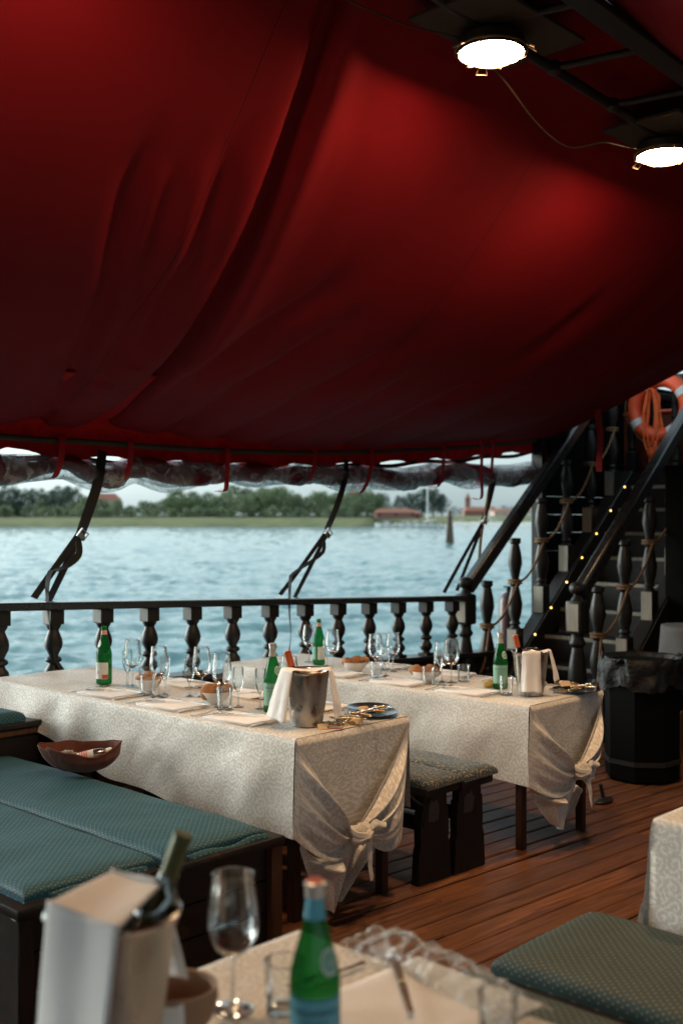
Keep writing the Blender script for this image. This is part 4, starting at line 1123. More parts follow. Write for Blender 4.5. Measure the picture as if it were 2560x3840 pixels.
def tied_cloth(T, K, hemL, hemR, tailL, tailR, tip, hemA, foldf, lab, seed):
    x0, x1, y0, y1, z = T['x0'], T['x1'], T['y0'], T['y1'], T['z']; r = random.Random(seed)
    m = MB(); cloth_body(m, T, hemA, foldf, y0, y1)
    K = Vector((x0 + K[0], y0 - .075, K[1])); C1 = Vector((x0 - .010, y0 - .006, z - .002)); C2 = Vector((x1 + .010, y0 - .006, z - .002))
    EL = Vector((x0 - .012 - foldf(y0), y0, hemL)); ER = Vector((x0 + hemR[0], y0 - .02, hemR[1]))
    # far end drop and near end roll
    for (yy, dr) in ((y1, 1), ):
        m.grid(lambda u, v: (lerp(x0 - .01, x1 + .01, u), yy + dr * (.006 + .012 * v ** .5), lerp(z + .001, z - .14, v)), 20, 10, lambda u, v: (u * .7, y1 + v * .3))
    # flat end panel
    def panel(u, v):
        a = C1.lerp(Vector((x0 + .03, y0, K.z - .01)), v); b = C2.lerp(Vector((x0 + hemR[0] - .02, y0, K.z - .02)), v); p = a.lerp(b, u)
        rollz = .003 * (1 - sstep(0, .04, v)); out = .010 * sstep(0, .05, v) + .012 * math.sin(PI * u) * v
        p.y = lerp(y0 - .001, y0 - .012, sstep(0, .04, v)) - out * .4 - .006 * noise.noise(Vector((p.x * 7, p.z * 2, seed)))
        p.z += rollz; return p
    m.grid(panel, 40, 50, lambda u, v: (lerp(0, .7, .5 + (u - .5) * (1 - v)), y0 - v * .45))
    # fans
    def fan(E0, E1, sx, nf, ph, amp, sag, bulge):
        def f(u, v):      # u edge->knot, v top->hem
            e = E0.lerp(E1, v)
            if sx < 0: e.x = x0 - .012 - foldf(y0) * v ** .8
            k = K + Vector((sx * .035, 0, .028 - .056 * v))
            p = e.lerp(k, u ** .92); bell = math.sin(PI * min(1, u * 1.02)) ** .8
            p.z -= sag * v * (4 * u * (1 - u)) * .5
            wv = math.sin(nf * 2 * PI * v ** .8 + ph + .9 * u + .5 * math.sin(u * 4 + v * 3)) + .4 * math.sin(nf * 4.3 * PI * v ** .9 + ph * 2)
            wv *= .25 + .75 * sstep(0, .12, v)
            soft = (1 - math.exp(-u * 5))
            p.y -= bulge * bell * (.12 + .88 * sstep(0, .25, v)) * (1 - .35 * v) + amp * wv * soft * (.35 + .65 * bell) + .012 * bell
            p.y -= .075 * u ** 2 * .0
            p.x += sx * -.012 * wv * bell * .4
            return p
        return f
    g = fan(C1, EL, -1, 2.6, 2.6, .026, .15, .050)
    m.grid(g, 50, 90, lambda u, v: (-.02 - v * .42 + u * .10, y0 - u * .3))
    g = fan(C2, ER, 1, 3.8, 1.2, .024, .10, .050)
    m.grid(g, 50, 90, lambda u, v: (.7 + v * .45 - u * .1, y0 - u * .3))
    # tail
    TL = Vector((x0 + tailL[0], y0 - .015, tailL[1])); TR = Vector((x0 + tailR[0], y0 - .03, tailR[1])); TP = Vector((x0 + tip[0], y0 - .06, tip[1]))
    def tail(u, v):
        a = lerp(-1, 1, u)
        top = K.lerp(TL if a < 0 else TR, abs(a) ** .9); top.z -= (.085 if a < 0 else .03) * math.sin(PI * abs(a)) * (1 - v)
        top.y = K.y + .03 + (.03 * abs(a))
        wv_ = (1 - v) ** .75 * .96 + .04; bot = TP + Vector((a * .045, 0, abs(a) * .03 + (.03 if a > .3 else 0)))
        side = (TL if a < 0 else TR)
        p = top.lerp(bot, v); p.x = lerp(TP.x, top.x, (1 - v ** 1.25)) + a * .045 * v
        am = .042 * (1 - .5 * v) * sstep(0, .12, v)
        p.y += am * (math.sin(a * 5.2 + .6) + .6 * math.sin(a * 11 + 2 * v + seed)) - .045 * math.exp(-(a / .22) ** 2) * (1 - v)
        p.y -= .05 * math.exp(-(((abs(a) - .55) / .3) ** 2)) * math.exp(-((v - .22) / .14) ** 2) * (1 if a < 0 else .3)
        return p
    m.grid(tail, 80, 60, lambda u, v: (u * .5, -v * .4))
    o = m.build('tablecloth', M['damask'], off=(x0 + .35, y0, z), sharp=180)
    tag(o, lab, 'tablecloth')
    # knot
    kk = K + Vector((0, -.03, 0)); m = MB()
    def band(c, ax, R0, r0, a0, a1, fl=.55, tilt=0):
        P = []
        Rm = Matrix.Rotation(tilt, 3, 'Y') @ Matrix.Rotation(ax, 3, 'X')
        for i in range(19):
            a = lerp(a0, a1, i / 18); P.append(Vector(c) + Rm @ Vector((R0 * math.cos(a), R0 * .75 * math.sin(a), .006 * math.sin(3 * a))))
        b0 = len(m.v); m.tube(P, [r0 * (.75 + .25 * math.sin(PI * i / 18)) for i in range(19)], 18)
        for i in range(19):
            for k in range(18):
                q_ = m.v[b0 + i * 18 + k]; d_ = q_ - P[i]; m.v[b0 + i * 18 + k] = P[i] + d_ * (1 + .16 * math.sin(k * 2 * PI / 18 * 4 + i * .35))
    m.ball(kk, (.050, .032, .042), 20, 14, lambda d: 1 + .16 * math.sin(d.x * 9 + d.z * 7) + .1 * noise.noise(d * 3 + Vector((seed, 0, 0))))
    band(kk + Vector((0, -.004, 0)), .2, .050, .016, 2.6, 7.6, tilt=.5); band(kk + Vector((.004, -.006, .004)), .3, .044, .017, 2.4, 7.4, tilt=-.35)
    band(kk + Vector((.005, -.006, 0)), 1.5, .040, .013, 0, 5.2, tilt=.3); band(kk + Vector((-.004, -.010, -.006)), .1, .046, .013, 3.0, 6.8, tilt=.05)
    # loose ear and strip
    m.grid(lambda u, v: kk + Vector((.03 + .085 * v + .02 * (u - .5), -.022 - .018 * math.sin(PI * u) - .01 * v, .012 + .02 * v + .055 * (u - .5) * (1 - .5 * v) + .012 * math.sin(v * 5))), 8, 12)
    m.grid(lambda u, v: kk + Vector((.012 + .055 * (u - .5) * (.55 + .45 * v) + .012 * v, -.035 - .02 * math.sin(PI * u + 1.2 * v) - .012 * v, -.02 - .15 * v + .015 * (u - .5))), 12, 16)
    for vv in m.v: vv.x += .004 * noise.noise(vv * 30); vv.y += .004 * noise.noise(vv * 28)
    m.build('knot', M['damask'], o, off=(x0 + .35, y0, z), sharp=180)
    return o
hemA1 = lambda y: interp([(3.15, .36), (3.4, .37), (4.0, .385), (4.5, .42), (4.8, .50), (5.0, .56), (5.2, .60), (5.55, .66)], y)
fold1 = lambda y: (.010 + .014 * (1 + math.sin(y * 15 + 1.5 * math.sin(y * 4))) * sstep(3.15, 3.5, y) + .05 * sstep(4.6, 5.4, y) + .02 * math.exp(-((y - 4.75) / .1) ** 2))
tied_cloth(T1, (.255, .345), .365, (.625, .235), (.005, .345), (.41, .285), (.15, .035), hemA1, fold1, 'cream damask tablecloth knotted at the near corner of the middle table', 3)
hemA2 = lambda y: interp([(3.1, .28), (3.5, .30), (5.5, .33)], y)
fold2 = lambda y: .008 + .007 * (1 + math.sin(y * 11)) * sstep(3.13, 3.4, y)
tied_cloth(T2, (.305, .325), .285, (.50, .21), (.02, .28), (.42, .22), (.19, .035), hemA2, fold2, 'cream damask tablecloth knotted in front of the dark bin, on the back table', 11)
# plain cloths
def plain_cloth(T, lab, drop, seed):
    m = MB(); x0, x1, y0, y1, z = T
    def f(u, v):
        # v: 0..1 across x, u along y, with drops
        a = lerp(x0 - drop, x1 + drop, v); b = lerp(y0 - drop, y1 + drop, u)
        dx = max(x0 - a, 0, a - x1); dy = max(y0 - b, 0, b - y1)
        cx = min(max(a, x0), x1); cy = min(max(b, y0), y1)
        d = max(dx, dy); fold = .014 * math.sin(b * 17 + seed) * (dx / drop) + .012 * math.sin(a * 19 + seed) * (dy / drop)
        out = .008 * (1 - math.exp(-d * 60)) + .010 * (d / drop) + fold * (d / drop if dx == 0 or dy == 0 else .8)
        if dx: cx += math.copysign(out, a - x0 if a < x0 else 1) if False else (-out if a < x0 else out)
        if dy: cy += -out if b < y0 else out
        if dx and dy:
            cz = min(dx, dy) * .06; cx += (-cz if a < x0 else cz) * .6; cy += (-cz if b < y0 else cz) * .6
        return (cx, cy, z + .002 - d + .004 * min(1, d * 30) * 0 + .001 * noise.noise(Vector((cx * 5, cy * 5, seed))))
    m.grid(f, int((y1 - y0 + 2 * drop) * 60), int((x1 - x0 + 2 * drop) * 70), lambda u, v: (lerp(x0 - drop, x1 + drop, v), lerp(y0 - drop, y1 + drop, u)))
    return tag(m.build('tablecloth', M['damask'], off=((x0 + x1) / 2, (y0 + y1) / 2, z), sharp=180), lab, 'tablecloth')
plain_cloth((.90, 1.63, -1.4, 1.67, .77), 'cream tablecloth on the blurred foreground table', .32, 1)
plain_cloth((2.98, 3.72, -1.2, 1.555, .76), 'cream damask tablecloth hanging beside the right-hand green cushion', .42, 2)

def cushion(x0, x1, y0, y1, z0, th, mt, lab, grp=None, flap=None, seed=0, ex=10):
    o = ((x0 + x1) / 2, (y0 + y1) / 2, z0); m = MB()
    def cs(t):  # concentrate samples at edges
        return .5 - .5 * math.cos(PI * t) if True else t
    def f(u, v):
        a = 2 * cs(cs(u)) - 1; b = 2 * cs(cs(v)) - 1
        x = lerp(x0, x1, (a + 1) / 2); y = lerp(y0, y1, (b + 1) / 2)
        e = (max(0, 1 - abs(a) ** ex) * max(0, 1 - abs(b) ** (ex * 3))) ** .30
        w = .007 * noise.noise(Vector((x * 2.6, y * 2.0, seed))) + .005 * noise.noise(Vector((x * 6, y * 5, seed))) + .003 * math.sin((a + 1) * 40) * abs(b) ** 30 + .0016 * noise.noise(Vector((x * 15, y * 11, seed)))
        return (x + .004 * noise.noise(Vector((y * 5, seed, 0))), y + .004 * noise.noise(Vector((x * 5, seed, 3))), z0 + .012 + (th - .012) * e + w * e)
    def uvf(u, v):
        a = 2 * cs(cs(u)) - 1; b = 2 * cs(cs(v)) - 1
        ea = 1 - max(0, 1 - abs(a) ** ex) ** .30; eb = 1 - max(0, 1 - abs(b) ** (ex * 3)) ** .30
        return (lerp(x0, x1, (a + 1) / 2) + math.copysign(ea * th, a), lerp(y0, y1, (b + 1) / 2) + math.copysign(eb * th, b))
    m.grid(f, 60, 90, uvf)
    def s(u, v):
        n = 4; q = u * n; i = min(3, int(q)); k = q - i; c = [(x0, y0), (x1, y0), (x1, y1), (x0, y1), (x0, y0)]
        x = lerp(c[i][0], c[i + 1][0], k); y = lerp(c[i][1], c[i + 1][1], k); return (x + .004 * noise.noise(Vector((y * 5, seed, 0))), y + .004 * noise.noise(Vector((x * 5, seed, 3))), z0 + .012 * v)
    m.grid(s, 80, 2, lambda u, v: (u * 4, v * .01)); m.add([(x0, y0, z0), (x0, y1, z0), (x1, y1, z0), (x1, y0, z0)], [[0, 1, 2, 3]])
    ob = m.build('seat_cushion', mt, off=o, sharp=50, weld=False); tag(ob, lab, 'cushion', grp)
    if flap:
        fx0, fx1, fl = flap; m = MB()
        m.grid(lambda u, v: (lerp(fx0, fx1, u) + .01 * math.sin(v * 3), y0 - .004 - .012 * math.sin(v * PI) - .004 * math.sin(u * 14), z0 + .012 - fl * v + .006 * math.sin(u * 9)), 24, 10, lambda u, v: (lerp(fx0, fx1, u), y0 - v * fl))
        m.build('fabric_flap', mt, ob, off=o, sharp=180, thick=.003)
    return ob
def box_bench(x0, x1, y0, y1, z, lab, near=1):
    """near=1: visible end at y0"""
    o = ((x0 + x1) / 2, (y0 + y1) / 2, deck(x0)); t = thing('box_bench', lab, 'bench', o); zb = deck((x0 + x1) / 2)
    m = MB(); m.box((x0, y0, z - .035), (x1, y1, z), .008, seg=2); m.build('seat_board', M['darky'], t, off=o)
    for x in (x0 + .03, x1 - .03):
        m = MB(); m.box((x - .012, y0 + .06, zb + .03), (x + .012, y1 - .03, z - .036), .003); m.build('side_panel', M['darky'], t, off=o)
    for y in (y0 + .05, y1 - .05):
        m = MB()
        for k in range(3): m.box((x0 + .06, y - .012, zb + .03 + k * (z - .07 - zb) / 3), (x1 - .06, y + .012, zb + .026 + (k + 1) * (z - .07 - zb) / 3), .003)
        m.build('end_panel', M['darkx'], t, off=o)
    for x in (x0 + .035, x1 - .035):
        for y in (y0 + .035, y1 - .035):
            m = MB(); m.box((x - .027, y - .027, deck(x)), (x + .027, y + .027, z - .036), .004); m.build('leg', M['brownwood'] if (x > x0 + .1 and y < y0 + .1) else M['dark'], t, off=o)
    return t
BG = 'low dark box benches'
box_bench(2.315, 2.875, 3.02, 4.94, .44, 'dark wooden box bench beside the middle table, with the hat on its cushion')
box_bench(1.745, 2.30, 3.02, 4.94, .445, 'dark wooden box bench at the lower left, behind the foreground bucket')
cushion(2.325, 2.80, 3.06, 4.92, .441, .044, M['teal'], 'teal dotted seat cushion with a brown felt hat lying on it', flap=(2.42, 2.80, .035), seed=2)
cushion(1.79, 2.295, 3.06, 4.92, .446, .044, M['teal'], 'teal dotted seat cushion at the lower left with a fabric flap over its end', flap=(1.87, 2.25, .085), seed=5)
t_ = thing('side_locker', 'dark wooden locker seat running along the ship side at the left edge', 'locker', (1, 5.3, 0))
m = MB(); m.box((-3, 4.96, .585), (3.02, 5.74, .615), .006); m.build('lid', M['darkx'], t_, off=(1, 5.3, 0))
m = MB(); m.box((-3, 4.985, -.02), (3.0, 5.01, .582), .003); m.build('front_panel', M['darkx'], t_, off=(1, 5.3, 0))
m = MB(); m.box((-3, 4.972, .55), (3.01, 4.984, .583), .003); m.box((-3, 4.972, .0), (3.01, 4.984, .06), .003); m.build('trim', M['brownwood'], t_, off=(1, 5.3, 0))
cushion(.9, 2.93, 4.99, 5.66, .616, .055, M['teal'], 'teal dotted seat cushion on the locker at the left edge behind the middle table', seed=8, ex=16)
box_bench(2.34, 2.90, -.9, 1.70, .44, 'dark wooden bench under the large green cushion at the lower right')
box_bench(1.765, 2.29, -.9, 1.72, .44, 'dark wooden bench right behind the foreground table')
cushion(2.375, 2.875, -.85, 1.71, .441, .056, M['olive'], 'large dark green dotted cushion at the lower right', seed=12)
cushion(1.785, 2.27, -.85, 1.725, .441, .06, M['olive'], 'dark green dotted cushion partly hidden by the foreground table', seed=15)

def plank_bench(x0, x1, y0, y1, z, lab):
    o = ((x0 + x1) / 2, (y0 + y1) / 2, deck(x0)); t = thing('plank_bench', lab, 'bench', o, 0, 'narrow plank benches between the two tables')
    m = MB(); m.box((x0, y0, z - .045), (x1, y1, z), .012, seg=2); m.build('seat_board', M['darky'], t, off=o)
    c = (x0 + x1) / 2; zb = deck(c)
    for y in (y0 + .07, (y0 + y1) / 2, y1 - .1):
        pts = [(.085, z - .046), (.090, z - .12), (.098, .30), (.104, .18), (.100, .145), (.112, .11), (.122, 0)]
        pr = [(c - w, max(zb, zz)) for w, zz in pts] + [(c + w, max(zb, zz)) for w, zz in reversed(pts)]
        pr[6] = (pr[6][0], zb); pr[7] = (pr[7][0], zb)
        n = len(pr); v = [(x, y - .02, zz) for x, zz in pr] + [(x, y + .02, zz) for x, zz in pr]
        f = [[i, (i + 1) % n, n + (i + 1) % n, n + i] for i in range(n)] + [list(range(n))[::-1], list(range(n, 2 * n))]
        m = MB(); m.add(v, f); lg = m.build('leg', M['dark'], t, off=o, weld=True)
        if y < y0 + .1:
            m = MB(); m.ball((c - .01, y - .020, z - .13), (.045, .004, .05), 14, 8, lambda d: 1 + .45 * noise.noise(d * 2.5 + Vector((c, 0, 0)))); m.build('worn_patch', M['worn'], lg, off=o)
    m = MB(); m.box((c - .02, y0 + .09, .18), (c + .02, y1 - .12, .25), .004); m.build('stretcher', M['dark'], t, off=o)
    return t
plank_bench(3.855, 4.105, 3.13, 5.35, .415, 'narrow plank bench right behind the knotted end of the middle table')
plank_bench(4.125, 4.375, 3.13, 5.35, .405, 'narrow plank bench closer to the back table')
cushion(3.85, 4.10, 3.11, 5.33, .416, .05, M['floral'], 'dark green floral brocade cushion on the bench next to the middle table', seed=21, ex=6)
cushion(4.125, 4.38, 3.11, 5.33, .406, .05, M['floral'], 'dark green floral brocade cushion on the bench next to the back table', seed=24, ex=6)
for nm, (px, py, z), lab in (('tie_cord', (1578, 2990, .39), 'black cord tied round the end of the front plank bench'),):
    p = on_y(px, py, 3.17); m = MB(); m.tube(catmull([p + Vector((-.09, 0, .03)), p + Vector((-.03, -.012, -.02)), p + Vector((.03, -.012, -.03)), p + Vector((.09, 0, .03))], 5), .006, 6)
    m.tube(catmull([p + Vector((-.0, -.014, -.025)), p + Vector((.005, -.016, -.07)), p + Vector((-.005, -.016, -.13))], 5), .006, 6)
    tag(m.build(nm, M['black'], off=p), lab, 'cord')

# bin
pb2 = on_z(2405, 2915, deck(6.6)); t_ = thing('waste_bin', 'tall dark octagonal wooden bin lined with a black plastic bag', 'bin', pb2, .3)
m = MB(); m.lathe([(.235, 0), (.25, .02), (.255, .80)], 8, cap=True); m.build('body', M['tar0'], t_, sharp=20)
m = MB()
for zz in (.12, .7): m.lathe([(.252, zz), (.262, zz), (.263, zz + .03), (.252, zz + .03)], 8)
m.build('hoop', M['blackmetal'], t_, sharp=20)
m = MB()
def bag(u, v):
    a = 2 * PI * u; rr = [(.20, .66), (.235, .80), (.262, .835), (.275, .80), (.285, .70), (.282, .62)]
    q_ = v * 5; i = min(4, int(q_)); k = q_ - i; r_ = lerp(rr[i][0], rr[i + 1][0], k); z_ = lerp(rr[i][1], rr[i + 1][1], k)
    n = noise.noise(Vector((math.cos(a) * 4, math.sin(a) * 4, z_ * 9))); r_ += .03 * n * (.4 + v); z_ += .03 * noise.noise(Vector((math.cos(a) * 6, math.sin(a) * 6, 5))) * (v > .5) + .05 * (v > .55) * max(0, math.sin(a * 5))
    return (r_ * math.cos(a), r_ * math.sin(a), z_)
m.grid(bag, 72, 20); m.ball((0, 0, .66), (.2, .2, .10), 20, 10, lambda d: 1 + .3 * noise.noise(d * 4)); m.build('bin_liner', M['binbag'], t_, sharp=180)
p = on_z(2258, 2760, deck(6.8)); t_ = thing('wooden_chest', 'low black wooden chest in the shade left of the bin', 'chest', p, 0)
m = MB(); m.box((0, -.3, 0), (.4, .35, .34), .012); m.build('body', M['dark'], t_)
m = MB(); m.box((-.015, -.32, .342), (.42, .37, .39), .012, seg=2); m.build('lid', M['darky'], t_)
p = on_z(2262, 3012, deck(6)); t_ = MB(); t_.ball((0, 0, .018), (.09, .045, .018), 16, 8); t_.tube([(0, 0, .02), (-.02, .01, .12)], .012, 8)
tag(t_.build('floor_cleat', M['blackmetal'], off=None), 'small black oval fitting on the planks right of the back tablecloth', 'deck fitting'); bpy.data.objects['floor_cleat'].location = p

# service table far right
p = at(2595, 2345, 8.2); t_ = thing('service_table', 'small round table with a grey cloth at the right edge behind the bin', 'table', (p.x, p.y, deck(p.x)))
zt = p.z - deck(p.x); m = MB()
m.grid(lambda u, v: ((.02 + .21 * min(1, v * 2)) * math.cos(2 * PI * u) * (1 + (.10 * max(0, v - .5) * 2 * (1 + math.sin(12 * PI * u) * .6))), (.02 + .21 * min(1, v * 2)) * math.sin(2 * PI * u) * (1 + (.10 * max(0, v - .5) * 2 * (1 + math.sin(12 * PI * u) * .6))), zt - max(0, v - .5) * .66), 72, 16, lambda u, v: (u * 2, v * .6))
m.build('table_cover', simple('grey_cloth', (.06, .06, .06), .9), t_, sharp=180)
m = MB(); m.tube([(0, 0, 0), (0, 0, zt - .02)], .04, 10); m.lathe([(.17, 0), (.17, .03), (.05, .06)], 20); m.lathe([(.20, zt - .03), (.20, zt - .006)], 32); m.build('pedestal', M['dark'], t_)
pp = on_z(2567, 2905, deck(6.6)); m = MB(); m.box((-.03, -.03, -.0), (.03, .03, .46), .008)
o = m.build('side_post', simple('varnished_post', (.36, .15, .05), .45), off=None); o.location = (pp.x, pp.y, deck(pp.x)); tag(o, 'varnished orange-brown wooden post at the right edge behind the bin', 'post')

# ================================================================== TABLEWARE
def wine_glass():
    t = thing('wine_glass', 'g', 'wine glass'); k = 22
    m = MB(); m.lathe([(.004, .092), (.016, .096), (.031, .108), (.041, .126), (.0450, .146), (.0445, .168), (.041, .195), (.0375, .222), (.0362, .235)], 28, cap=False); m.build('bowl', M['glass'], t)
    m = MB(); m.tube([(.0358 * math.cos(a * PI / 14), .0358 * math.sin(a * PI / 14), .235) for a in range(29)], .0011, 5); m.build('rim', M['glassrim'], t)
    m = MB(); m.lathe([(.0050, .006), (.0036, .02), (.0034, .06), (.0042, .085), (.006, .092)], 12, cap=False); m.build('stem', M['glass2'], t)
    m = MB(); m.lathe([(0, .0012), (.036, .0012), (.037, .002), (.03, .0035), (.012, .006), (.005, .009)], 28, cap=False); m.build('foot', M['glass2'], t)
    return t
M['glass2'] = mk_glass('thick_clear_glass', (.92, .95, .96), (.30, .34, .36), .03, .10)
M['glassrim'] = mk_glass('glass_rim', (.80, .84, .86), (.5, .55, .57), .05, .30)
def flute_glass():
    t = thing('flute_glass', 'g', 'flute glass')
    m = MB(); m.lathe([(.004, .072), (.012, .080), (.0205, .098), (.0255, .120), (.0265, .150), (.0262, .195)], 24, cap=False); m.build('bowl', M['glass'], t)
    m = MB(); m.tube([(.026 * math.cos(a * PI / 12), .026 * math.sin(a * PI / 12), .195) for a in range(25)], .001, 5); m.build('rim', M['glassrim'], t)
    m = MB(); m.lathe([(.0060, .006), (.0045, .03), (.0050, .06), (.007, .072)], 12, cap=False); m.build('stem', M['glass2'], t)
    m = MB(); m.lathe([(0, .0012), (.030, .0012), (.031, .002), (.024, .0035), (.010, .006), (.006, .009)], 24, cap=False); m.build('foot', M['glass2'], t)
    return t
def tumbler_glass():
    t = thing('water_tumbler', 'g', 'tumbler')
    m = MB(); m.lathe([(0, .004), (.028, .004), (.031, .006), (.0335, .05), (.0355, .088)], 28, cap=False); m.build('wall', M['glass'], t)
    m = MB(); m.tube([(.0353 * math.cos(a * PI / 14), .0353 * math.sin(a * PI / 14), .088) for a in range(29)], .0012, 5); m.build('rim', M['glassrim'], t)
    m = MB(); m.lathe([(0, .001), (.029, .001), (.0315, .003), (.0312, .010), (.02, .012), (0, .011)], 28, cap=False); m.build('base', M['glass2'], t)
    return t
GP = {'w': (wine_glass(), .235), 'f': (flute_glass(), .195), 't': (tumbler_glass(), .088)}
GG = {'w': 'wine glasses on the tables', 'f': 'flute glasses on the tables', 't': 'water tumblers on the tables'}
gu = set()
def glass(k, px, by, ty, z, lab):
    p = on_z(px, by, z + .002); h = (by - ty) * depth(p) / FPX; pr, h0 = GP[k]
    s = max(.85, min(1.15, h / h0)); sc = (s * .5 + .5, s * .5 + .5, s)
    if k not in gu: gu.add(k); o = pr; o.location = p; o['label'] = lab; o['group'] = GG[k]; o.scale = sc
    else: o = dup(pr, p, rnd.uniform(0, 6), lab, GG[k], sc)
    return o
a_, b_ = .762, .692
for k, px, by, ty, z, lab in (
    ('w', 498, 2575, 2399, a_, 'tall wine glass just right of the red-labelled green bottle on the middle table'),
    ('f', 479, 2572, 2438, a_, 'narrow flute glass nearest the green bottle at the far left end of the middle table'),
    ('w', 596, 2612, 2424, a_, 'wine glass directly in front of the left bread bowl on the middle table'),
    ('f', 619, 2606, 2465, a_, 'flute glass behind the wine glass at the left bread bowl'),
    ('t', 553, 2606, 2534, a_, 'water tumbler standing in front of the left bread bowl'),
    ('t', 548, 2578, 2503, a_, 'water tumbler standing behind the left bread bowl'),
    ('f', 711, 2612, 2469, a_, 'flute glass standing alone between the two bread bowls of the middle table'),
    ('w', 757, 2612, 2426, a_, 'wine glass behind the right bread bowl of the middle table, left one'),
    ('w', 832, 2652, 2449, a_, 'wine glass at the front of the right bread bowl on the middle table'),
    ('t', 841, 2660, 2580, a_, 'water tumbler in front of the right bread bowl of the middle table'),
    ('f', 893, 2652, 2502, a_, 'flute glass just right of the right bread bowl on the middle table'),
    ('f', 977, 2658, 2509, a_, 'flute glass touching the left side of the large green bottle'),
    ('w', 1084, 2640, 2459, a_, 'wine glass half hidden between the green bottle and the frosted bucket'),
    ('f', 1062, 2660, 2487, a_, 'flute glass hidden behind the napkin of the frosted bucket'),
    ('w', 1159, 2482, 2344, b_, 'wine glass left of the green bottle on the back table'),
    ('w', 1246, 2512, 2363, b_, 'wine glass right of the green bottle at the far end of the back table'),
    ('f', 1225, 2500, 2400, b_, 'flute glass between the bottle and the wine glass on the back table'),
    ('w', 1406, 2533, 2378, b_, 'wine glass right of the far bread bowl on the back table'),
    ('w', 1473, 2518, 2373, b_, 'rear wine glass in the middle glass cluster of the back table'),
    ('w', 1432, 2512, 2376, b_, 'wine glass at the back of the middle glass cluster of the back table'),
    ('f', 1446, 2535, 2422, b_, 'flute glass in the middle glass cluster of the back table'),
    ('t', 1410, 2542, 2484, b_, 'water tumbler in the middle glass cluster of the back table'),
    ('t', 1605, 2564, 2503, b_, 'water tumbler in front of the nearer bread bowl on the back table'),
    ('w', 1691, 2560, 2395, b_, 'tallest wine glass in the right glass cluster of the back table'),
    ('w', 1655, 2558, 2407, b_, 'left wine glass in the right glass cluster of the back table'),
    ('f', 1642, 2568, 2441, b_, 'flute glass in the right glass cluster of the back table'),
    ('t', 1737, 2556, 2494, b_, 'water tumbler standing clear to the left of the big bottle on the back table'),
    ('w', 1990, 2582, 2430, b_, 'wine glass whose rim shows behind the bucket on the back table'),
    ('t', 1897, 2606, 2533, b_, 'water tumbler between the green bottle and the bucket on the back table'),
    ('w', 874, 3788, 3275, .772, 'large blurred wine glass on the foreground table'),
    ('t', 1066, 3795, 3600, .772, 'blurred water tumbler between the wine glass and green bottle in the foreground'),
    ('t', 1865, 3905, 3725, .772, 'blurred water tumbler beside the crumpled plastic film in the foreground')): glass(k, px, by, ty, z, lab)

# bottles
def text_mesh(s, size):
    c = bpy.data.curves.new('lettering_curve', 'FONT'); c.body = s; c.size = size; c.align_x = 'CENTER'; c.resolution_u = 2
    o = bpy.data.objects.new('lettering_tmp', c); COL.objects.link(o)
    me = bpy.data.meshes.new_from_object(o.evaluated_get(bpy.context.evaluated_depsgraph_get()))
    v = [x.co.copy() for x in me.vertices]; f = [list(p.vertices) for p in me.polygons]
    bpy.data.objects.remove(o); bpy.data.curves.remove(c); bpy.data.meshes.remove(me); return v, f
def wrap_text(m, s, size, r, z, ang):
    v, f = text_mesh(s, size); m.add([((r) * math.cos(ang + a.x / r), (r) * math.sin(ang + a.x / r), z + a.y) for a in v], f)
def patch(m, r_of_z, z0, z1, a0, a1, off=.0008, shape=None):
    def f(u, v):
        z = lerp(z0, z1, v); a = lerp(a0, a1, u)
        if shape:
            w = shape(v); a = lerp((a0 + a1) / 2, a, w)
        r = r_of_z(z) + off; return (r * math.cos(a), r * math.sin(a), z)
    m.grid(f, 20, 10)
BP = [(0, .006), (.030, .004), (.038, .006), (.0405, .014), (.0405, .150), (.0395, .168), (.034, .192), (.0255, .222), (.018, .250), (.0145, .272), (.0138, .290), (.0155, .291), (.0155, .299), (.0132, .301), (.0132, .306)]
BR = [(z, r) for r, z in BP[3:]]
br = lambda z: interp(BR, z)
CAMANG = lambda p: math.atan2(-p.y, -p.x)
